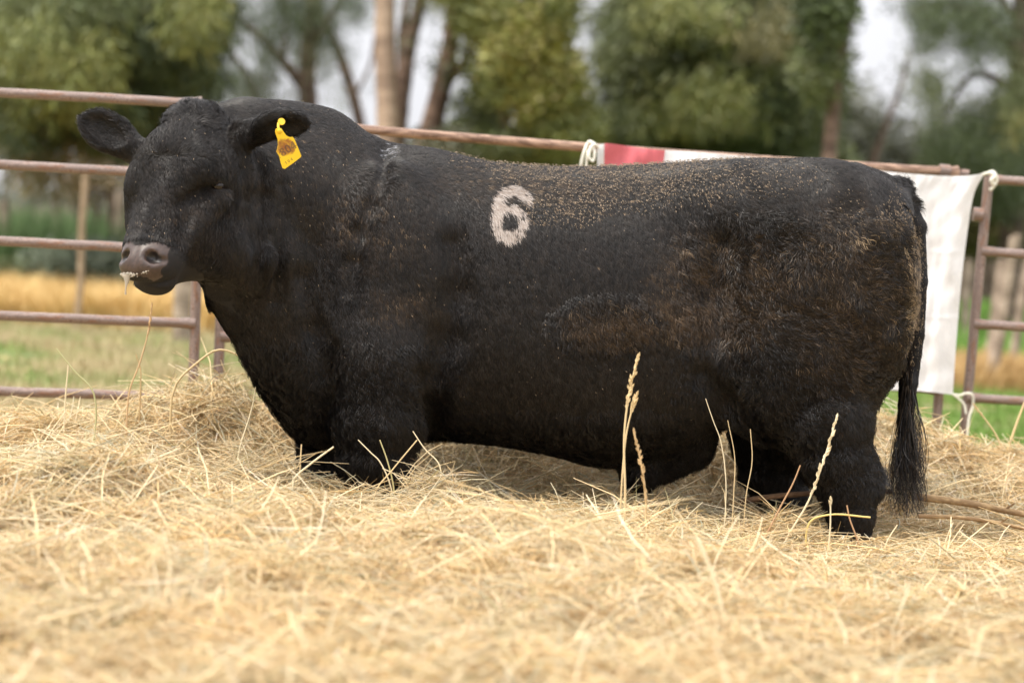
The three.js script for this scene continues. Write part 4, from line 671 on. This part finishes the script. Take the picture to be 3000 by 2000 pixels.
{ // tail switch: long strands hanging from the lower tail
  const r = rngOf(31), pos = [], col = [], idx = [];
  for (let i = 0; i < 620; i++) {
    const t0 = r(), root = at(lerp(2092, 2079, t0) + (r() - 0.5) * 14, lerp(850, 1050, t0), 8.60 + (r() - 0.5) * 0.05), spread = (r() - 0.5) * 2, endY = lerp(1060, 1192, Math.sqrt(r())), end = at(2082 + spread * 36 + (t0 < 0.3 ? (r() - 0.5) * 20 : 0), endY, 8.60 + (r() - 0.5) * 0.09), wob = 0.035 * Math.sin(((i % 14) * 2.4)) + (r() - 0.5) * 0.012, w = 0.0016 + 0.0016 * r(), b = pos.length / 3, S = 9, k = 0.7 + 0.6 * r(), c = r() < 0.25 ? [0.06 * k, 0.042 * k, 0.028 * k] : [0.02 * k, 0.017 * k, 0.016 * k];
    for (let s = 0; s <= S; s++) { const t = s / S, p = root.clone().lerp(end, t); p.x += wob * Math.sin(t * 6 + (i % 14)) * t * 1.2 + spread * 0.02 * Math.sin(t * 3.14); p.z += wob * Math.cos(t * 5 + (i % 14)) * t; const ww = w * (1 - 0.6 * t) / 2, a = i + t; for (const e of [-1, 1]) { pos.push(p.x + Math.cos(a) * ww * e - bullBase.x, p.y - bullBase.y, p.z + Math.sin(a) * ww * e - bullBase.z); col.push(...c); } if (s) { const q = b + s * 2; idx.push(q - 2, q - 1, q + 1, q - 2, q + 1, q); } }
  }
  const g = new THREE.BufferGeometry(); g.setAttribute('position', new THREE.Float32BufferAttribute(pos, 3)); g.setAttribute('color', new THREE.Float32BufferAttribute(col, 3)); g.setIndex(idx); g.computeVertexNormals();
  part('tail_switch', g, std({ vertexColors: true, roughness: 0.5 }), bull, false);
}
{ // eyes, slobber
  for (const s of [1, -1]) { const p = V3(...H(s * 0.163, -0.050, -0.130)).applyMatrix4(CAM), g = new THREE.SphereGeometry(0.0215, 20, 14).translate(p.x, p.y, p.z); part('eye', g, new THREE.MeshPhysicalMaterial({ color: new THREE.Color().setRGB(0.012, 0.006, 0.005), roughness: 0.08 }), bull); }
  const foam = new THREE.MeshPhysicalMaterial({ color: new THREE.Color().setRGB(0.72, 0.66, 0.56), roughness: 0.35, transmission: 0.6, ior: 1.33, thickness: 0 });
  const rr = rngOf(8), bits = [], add = (p, r, sx, sy) => bits.push(new THREE.IcosahedronGeometry(r, 2).scale(sx, sy, 0.7).translate(p.x, p.y, p.z));
  for (let i = 0; i < 34; i++) { const u = rr(), a = lerp(-0.05, 0.055, u), p = V3(...H(a, 0.327 - 30 * (a + 0.012) ** 2 * 0.12 + 0.014 * (rr() - 0.5), -0.026 - 2.4 * a * a + 0.004 * rr())).applyMatrix4(CAM); add(p, (0.0022 + 0.0038 * rr() ** 2) * (1 - 0.5 * u), 1.3, 0.8 + 0.5 * rr()); }
  const drip = V3(...H(-0.022, 0.327, -0.024)).applyMatrix4(CAM), hang = [0, 0.010, 0.022, 0.036, 0.050, 0.064].map((y) => drip.clone().add(V3(0.0015 * Math.sin(y * 90), -y, 0)));
  part('slobber', mergeGeometries([mergeGeometries(bits), tube(hang, [0.012, 0.0105, 0.0065, 0.0032, 0.0024, 0.0034], 10).toNonIndexed()]), foam, bull);
}
{ // ear tag
  const shape = new THREE.Shape(), px = [[817, 374], [824, 377], [829, 385], [837, 397], [846, 402], [856, 402], [860, 408], [870, 432], [879, 456], [878, 460], [855, 478], [833, 494], [827, 492], [822, 476], [818, 458], [810, 444], [812, 438], [815, 424], [814, 408], [810, 396], [807, 386], [809, 378]];
  const dT = 7.97, o = [828, 440], S = dT / 7083; px.forEach(([x, y], i) => { const X = (x - o[0]) * S * 1.06, Y = (o[1] - y) * S; i ? shape.lineTo(X, Y) : shape.moveTo(X, Y); }); shape.closePath();
  const g = new THREE.ExtrudeGeometry(shape, { depth: 0.0016, bevelEnabled: true, bevelThickness: 0.0007, bevelSize: 0.0007, bevelSegments: 2 });
  const c = document.createElement('canvas'); c.width = c.height = 256; const x = c.getContext('2d'); x.fillStyle = '#f2c51e'; x.fillRect(0, 0, 256, 256);
  const r = rngOf(4); for (let i = 0; i < 420; i++) { x.fillStyle = `rgba(${120 + r() * 40},${70 + r() * 30},30,${0.10 + 0.14 * r()})`; const a = r() * 6.28, q = r() ** 0.7; x.beginPath(); x.ellipse(140 + Math.cos(a) * 52 * q, 112 + Math.sin(a) * 44 * q, 3 + 9 * r(), 3 + 6 * r(), r() * 3, 0, 7); x.fill(); }
  x.strokeStyle = 'rgba(52,36,44,0.8)'; x.lineWidth = 5; x.lineCap = 'round'; x.save(); x.translate(140, 128); x.rotate(-0.55); x.font = 'bold 60px sans-serif'; x.fillStyle = 'rgba(60,42,46,0.5)'; x.textAlign = 'center'; x.fillText('1804', 0, 22); x.font = 'bold 22px sans-serif'; x.fillText('1 0 4', -14, 66); x.restore();
  const map = new THREE.CanvasTexture(c); map.colorSpace = THREE.SRGBColorSpace; const W = 0.16; map.repeat.set(1 / W, 1 / W); map.offset.set(0.5, 0.5); map.wrapS = map.wrapT = THREE.RepeatWrapping;
  const t = thing('ear_tag', at(828 * 0.784, 440 * 0.784, dT), 'yellow plastic ear tag with dark worn numbers on the bull\'s near ear', 'ear tag');
  t.quaternion.copy(camera.quaternion).multiply(new THREE.Quaternion().setFromEuler(new THREE.Euler(0.1, 0.3, 0)));
  const put = (name, geo, mat) => { const m = new THREE.Mesh(geo, mat); m.name = name; m.castShadow = m.receiveShadow = true; t.add(m); return m; };
  put('tag_plate', g, std({ map, roughness: 0.42 }));
  const yellow = std({ color: new THREE.Color().setRGB(0.80, 0.50, 0.02), roughness: 0.4 });
  const knob = new THREE.SphereGeometry(0.0085, 16, 10).scale(1, 1, 0.5); knob.translate(-0.011, 0.063, 0.003); put('stud', knob, yellow);
  const stem = tube([V3(-0.011, 0.063, 0.002), V3(-0.012, 0.075, -0.012), V3(-0.008, 0.088, -0.03)], 0.0045, 8); put('stem', stem, yellow);
  const btn = new THREE.CylinderGeometry(0.012, 0.012, 0.004, 18).rotateX(1.2).translate(-0.002, 0.094, -0.008); put('stud', btn, yellow);
}

// ---------------------------------------------------------------- single stalks and sticks that stand out of the hay
{
  const stemMat = {}, colOf = (c) => stemMat[c.join()] ||= std({ color: new THREE.Color().setRGB(...c), roughness: 0.65 });
  const straw = [0.72, 0.55, 0.30], pale = [0.82, 0.70, 0.46], red = [0.50, 0.30, 0.16], tan = [0.58, 0.40, 0.20];
  function stalk(label, pts, d, r0, r1, c, headAt, headR, group) {
    const P3 = pts.map(([x, y, dd = 0]) => at(x, y, d + dd)), base = P3[0].clone(), t = thing('dry_stalk', base, label, 'stalk', group);
    // root it in the hay
    const low = base.clone(); low.y = Math.min(base.y, hayTop(base.x, base.z)) - 0.05; P3.unshift(low);
    const c3 = curve(P3, 18); part('stem', tube(c3, c3.map((_, i) => lerp(r0, r1, i / 18)), 6), colOf(c), t);
    if (headAt != null) {
      const g = [], r = rngOf(Math.round(pts[0][0]) + 5), n = 26, cv = new THREE.CatmullRomCurve3(P3, false, 'centripetal');
      for (let i = 0; i < n; i++) { const u = lerp(headAt, 1, i / (n - 1)), p = cv.getPointAt(u), dir = cv.getTangentAt(u), k = Math.sin(Math.PI * (0.12 + 0.8 * i / n)), a = r() * 6.283, s = V3(Math.cos(a), 0, Math.sin(a)); s.addScaledVector(dir, -s.dot(dir)).normalize(); const e = p.clone().addScaledVector(s, headR * k).addScaledVector(dir, headR * 1.6), m = p.clone().lerp(e, 0.5).addScaledVector(s, headR * 0.2 * k); g.push(tube([p, m, e], [headR * 0.3, headR * 0.42, headR * 0.08], 5)); }
      part('seed_head', mergeGeometries(g), colOf(c), t);
    }
    return t;
  }
  stalk('tallest pale seed stalk in front of the bull\'s belly', [[1436, 1150], [1434, 1000], [1446, 900], [1466, 820]], 7.75, 0.0042, 0.0026, straw, 0.74, 0.0105);
  stalk('short seed stalk with small round head beside the tallest stalk', [[1432, 1060], [1442, 980], [1462, 906]], 7.8, 0.003, 0.0024, straw, 0.88, 0.009);
  stalk('brownish seed stalk right of the tallest stalk', [[1484, 1160], [1472, 1060], [1456, 992]], 7.6, 0.004, 0.0028, tan, 0.5, 0.009);
  stalk('long ragged seed stalk crossing the near hind leg', [[1800, 1255], [1858, 1150], [1895, 1050], [1922, 960]], 8.12, 0.0042, 0.0024, pale, 0.5, 0.011);
  stalk('reddish bare stem left of the near hind leg', [[1735, 1290], [1790, 1170], [1822, 1110], [1839, 1068]], 8.1, 0.0034, 0.0022, red, null);
  stalk('thin white stem in front of the flank', [[1668, 1110], [1655, 1010], [1640, 970], [1621, 915]], 8.15, 0.002, 0.0012, pale, null);
  stalk('upright straw left of the far hind leg', [[1686, 1130], [1688, 1050], [1672, 965]], 8.15, 0.0018, 0.0012, straw, null);
  stalk('stiff straw in front of the far hind leg', [[1714, 1140], [1728, 1060], [1724, 985]], 8.2, 0.0018, 0.0014, straw, null);
  stalk('tall thin grass stem under the bull\'s jaw', [[296, 900], [318, 840], [338, 770], [348, 700]], 8.9, 0.0034, 0.002, [0.66, 0.44, 0.24], 0.8, 0.006);
  stalk('arched reed in front of the panel post under the throat', [[400, 890], [450, 835], [502, 803], [556, 822], [592, 868]], 8.95, 0.0045, 0.003, straw, null);
  stalk('long pale straw left of the bull\'s brisket', [[548, 1040], [572, 960], [582, 920], [588, 880]], 8.55, 0.0035, 0.002, pale, null);
  stalk('greenish stem leaning right in the hay at far left', [[215, 905], [168, 850], [128, 800]], 8.8, 0.0036, 0.0024, [0.50, 0.48, 0.24], null);
  stalk('upright straw at the left edge hay mound', [[150, 905], [154, 860], [156, 832]], 8.9, 0.003, 0.002, pale, null);
  stalk('thin branched stem before the left rails', [[322, 890], [322, 850], [312, 815]], 9.0, 0.003, 0.0016, tan, 0.6, 0.004);
  stalk('straw leaning right across the far foreleg', [[672, 1105], [712, 1066], [766, 1026]], 8.15, 0.0042, 0.003, pale, null);
  stalk('short straw at the front of the far foreleg', [[688, 1085], [690, 1050], [692, 1020]], 8.2, 0.003, 0.0024, straw, null);
  stalk('crooked straw in front of the near knee', [[900, 1130], [872, 1060], [852, 1040], [822, 1010]], 8.1, 0.0026, 0.0018, pale, null);
  stalk('upright green brown stem in front of the near knee', [[905, 1130], [890, 1060], [872, 1010]], 8.08, 0.003, 0.002, [0.52, 0.46, 0.22], null);
  stalk('long straw slanting up right of the near foreleg', [[862, 1130], [900, 1080], [958, 1010]], 8.05, 0.0028, 0.002, straw, null);
  stalk('straw pointing up left behind the near elbow', [[1010, 1070], [975, 1030], [948, 990]], 8.15, 0.003, 0.0018, pale, null);
  stalk('yellow straw rod lying across the near hind foot', [[1860, 1200], [1905, 1182], [2000, 1188]], 8.05, 0.0035, 0.003, [0.74, 0.56, 0.20], null);
  stalk('forked straw before the near hind foot', [[1904, 1260], [1908, 1200], [1908, 1145]], 7.95, 0.003, 0.0022, pale, 0.9, 0.006);
  stalk('brown stem leaning on the near hind foot', [[1975, 1260], [1952, 1190], [1946, 1160]], 8.05, 0.003, 0.0024, red, null);
  stalk('broad blurred pale straw in the right foreground', [[1690, 1520], [1668, 1440], [1640, 1330], [1600, 1235]], 6.0, 0.006, 0.005, pale, null);
  stalk('slanting blurred straw in the lower right foreground', [[2230, 1568], [2250, 1480], [2262, 1430]], 5.6, 0.0045, 0.003, pale, null);
  stalk('white straw leaning left of the tail tip', [[2030, 1270], [2040, 1240], [2062, 1205]], 8.1, 0.003, 0.002, pale, null);
  stalk('upright straw at the right, below the tail switch', [[2160, 1290], [2174, 1240], [2190, 1200]], 7.9, 0.003, 0.002, pale, null);
  stalk('bent stem with a drooping head beside the right panel foot', [[2320, 1070], [2290, 1000], [2262, 960], [2238, 930]], 9.7, 0.0034, 0.0022, straw, 0.8, 0.006);
  stalk('stout pale stem rising at the right edge of the hay', [[2310, 1060], [2330, 990], [2356, 920]], 9.7, 0.006, 0.004, straw, null);
  const barkWood = std({ map: barkMap([0.58, 0.47, 0.34], [0.80, 0.68, 0.50], 51), roughness: 1 }), darkTwig = std({ map: barkMap([0.40, 0.30, 0.22], [0.56, 0.44, 0.33], 52), roughness: 1 });
  function stick(label, pts, d, r, wood = barkWood) { const p = curve(pts.map(([x, y, dd = 0]) => at(x, y, d + dd)), 16), t = thing('fallen_branch', p[8].clone().setY(Math.max(0, p[8].y - r)), label, 'branch'); part('limb', tube(p, p.map((_, i) => r * (1 - 0.25 * i / 16) * (1 + 0.08 * noise2(i, r * 900))), 8), wood, t); part('twig', tube([p[11], p[11].clone().add(V3(0.03, 0.03, 0.03))], [r * 0.35, r * 0.2], 6), wood, t); }
  stick('brown branch lying in the hay behind the near hind leg', [[1700, 1152], [1760, 1142], [1860, 1133], [2050, 1128, 0.05]], 8.62, 0.011, darkTwig);
  stick('pale branch lying in the hay right of the tail', [[2100, 1140], [2200, 1152], [2300, 1170], [2420, 1196, -0.1]], 8.7, 0.014);
  stick('thin branch under the pale one at the right edge', [[2110, 1185], [2200, 1188], [2290, 1200], [2420, 1230, -0.1]], 8.5, 0.008);
}

scene.traverse((o) => { if (o.isMesh) { o.castShadow = true; o.receiveShadow = true; } });
renderer.render(scene, camera);
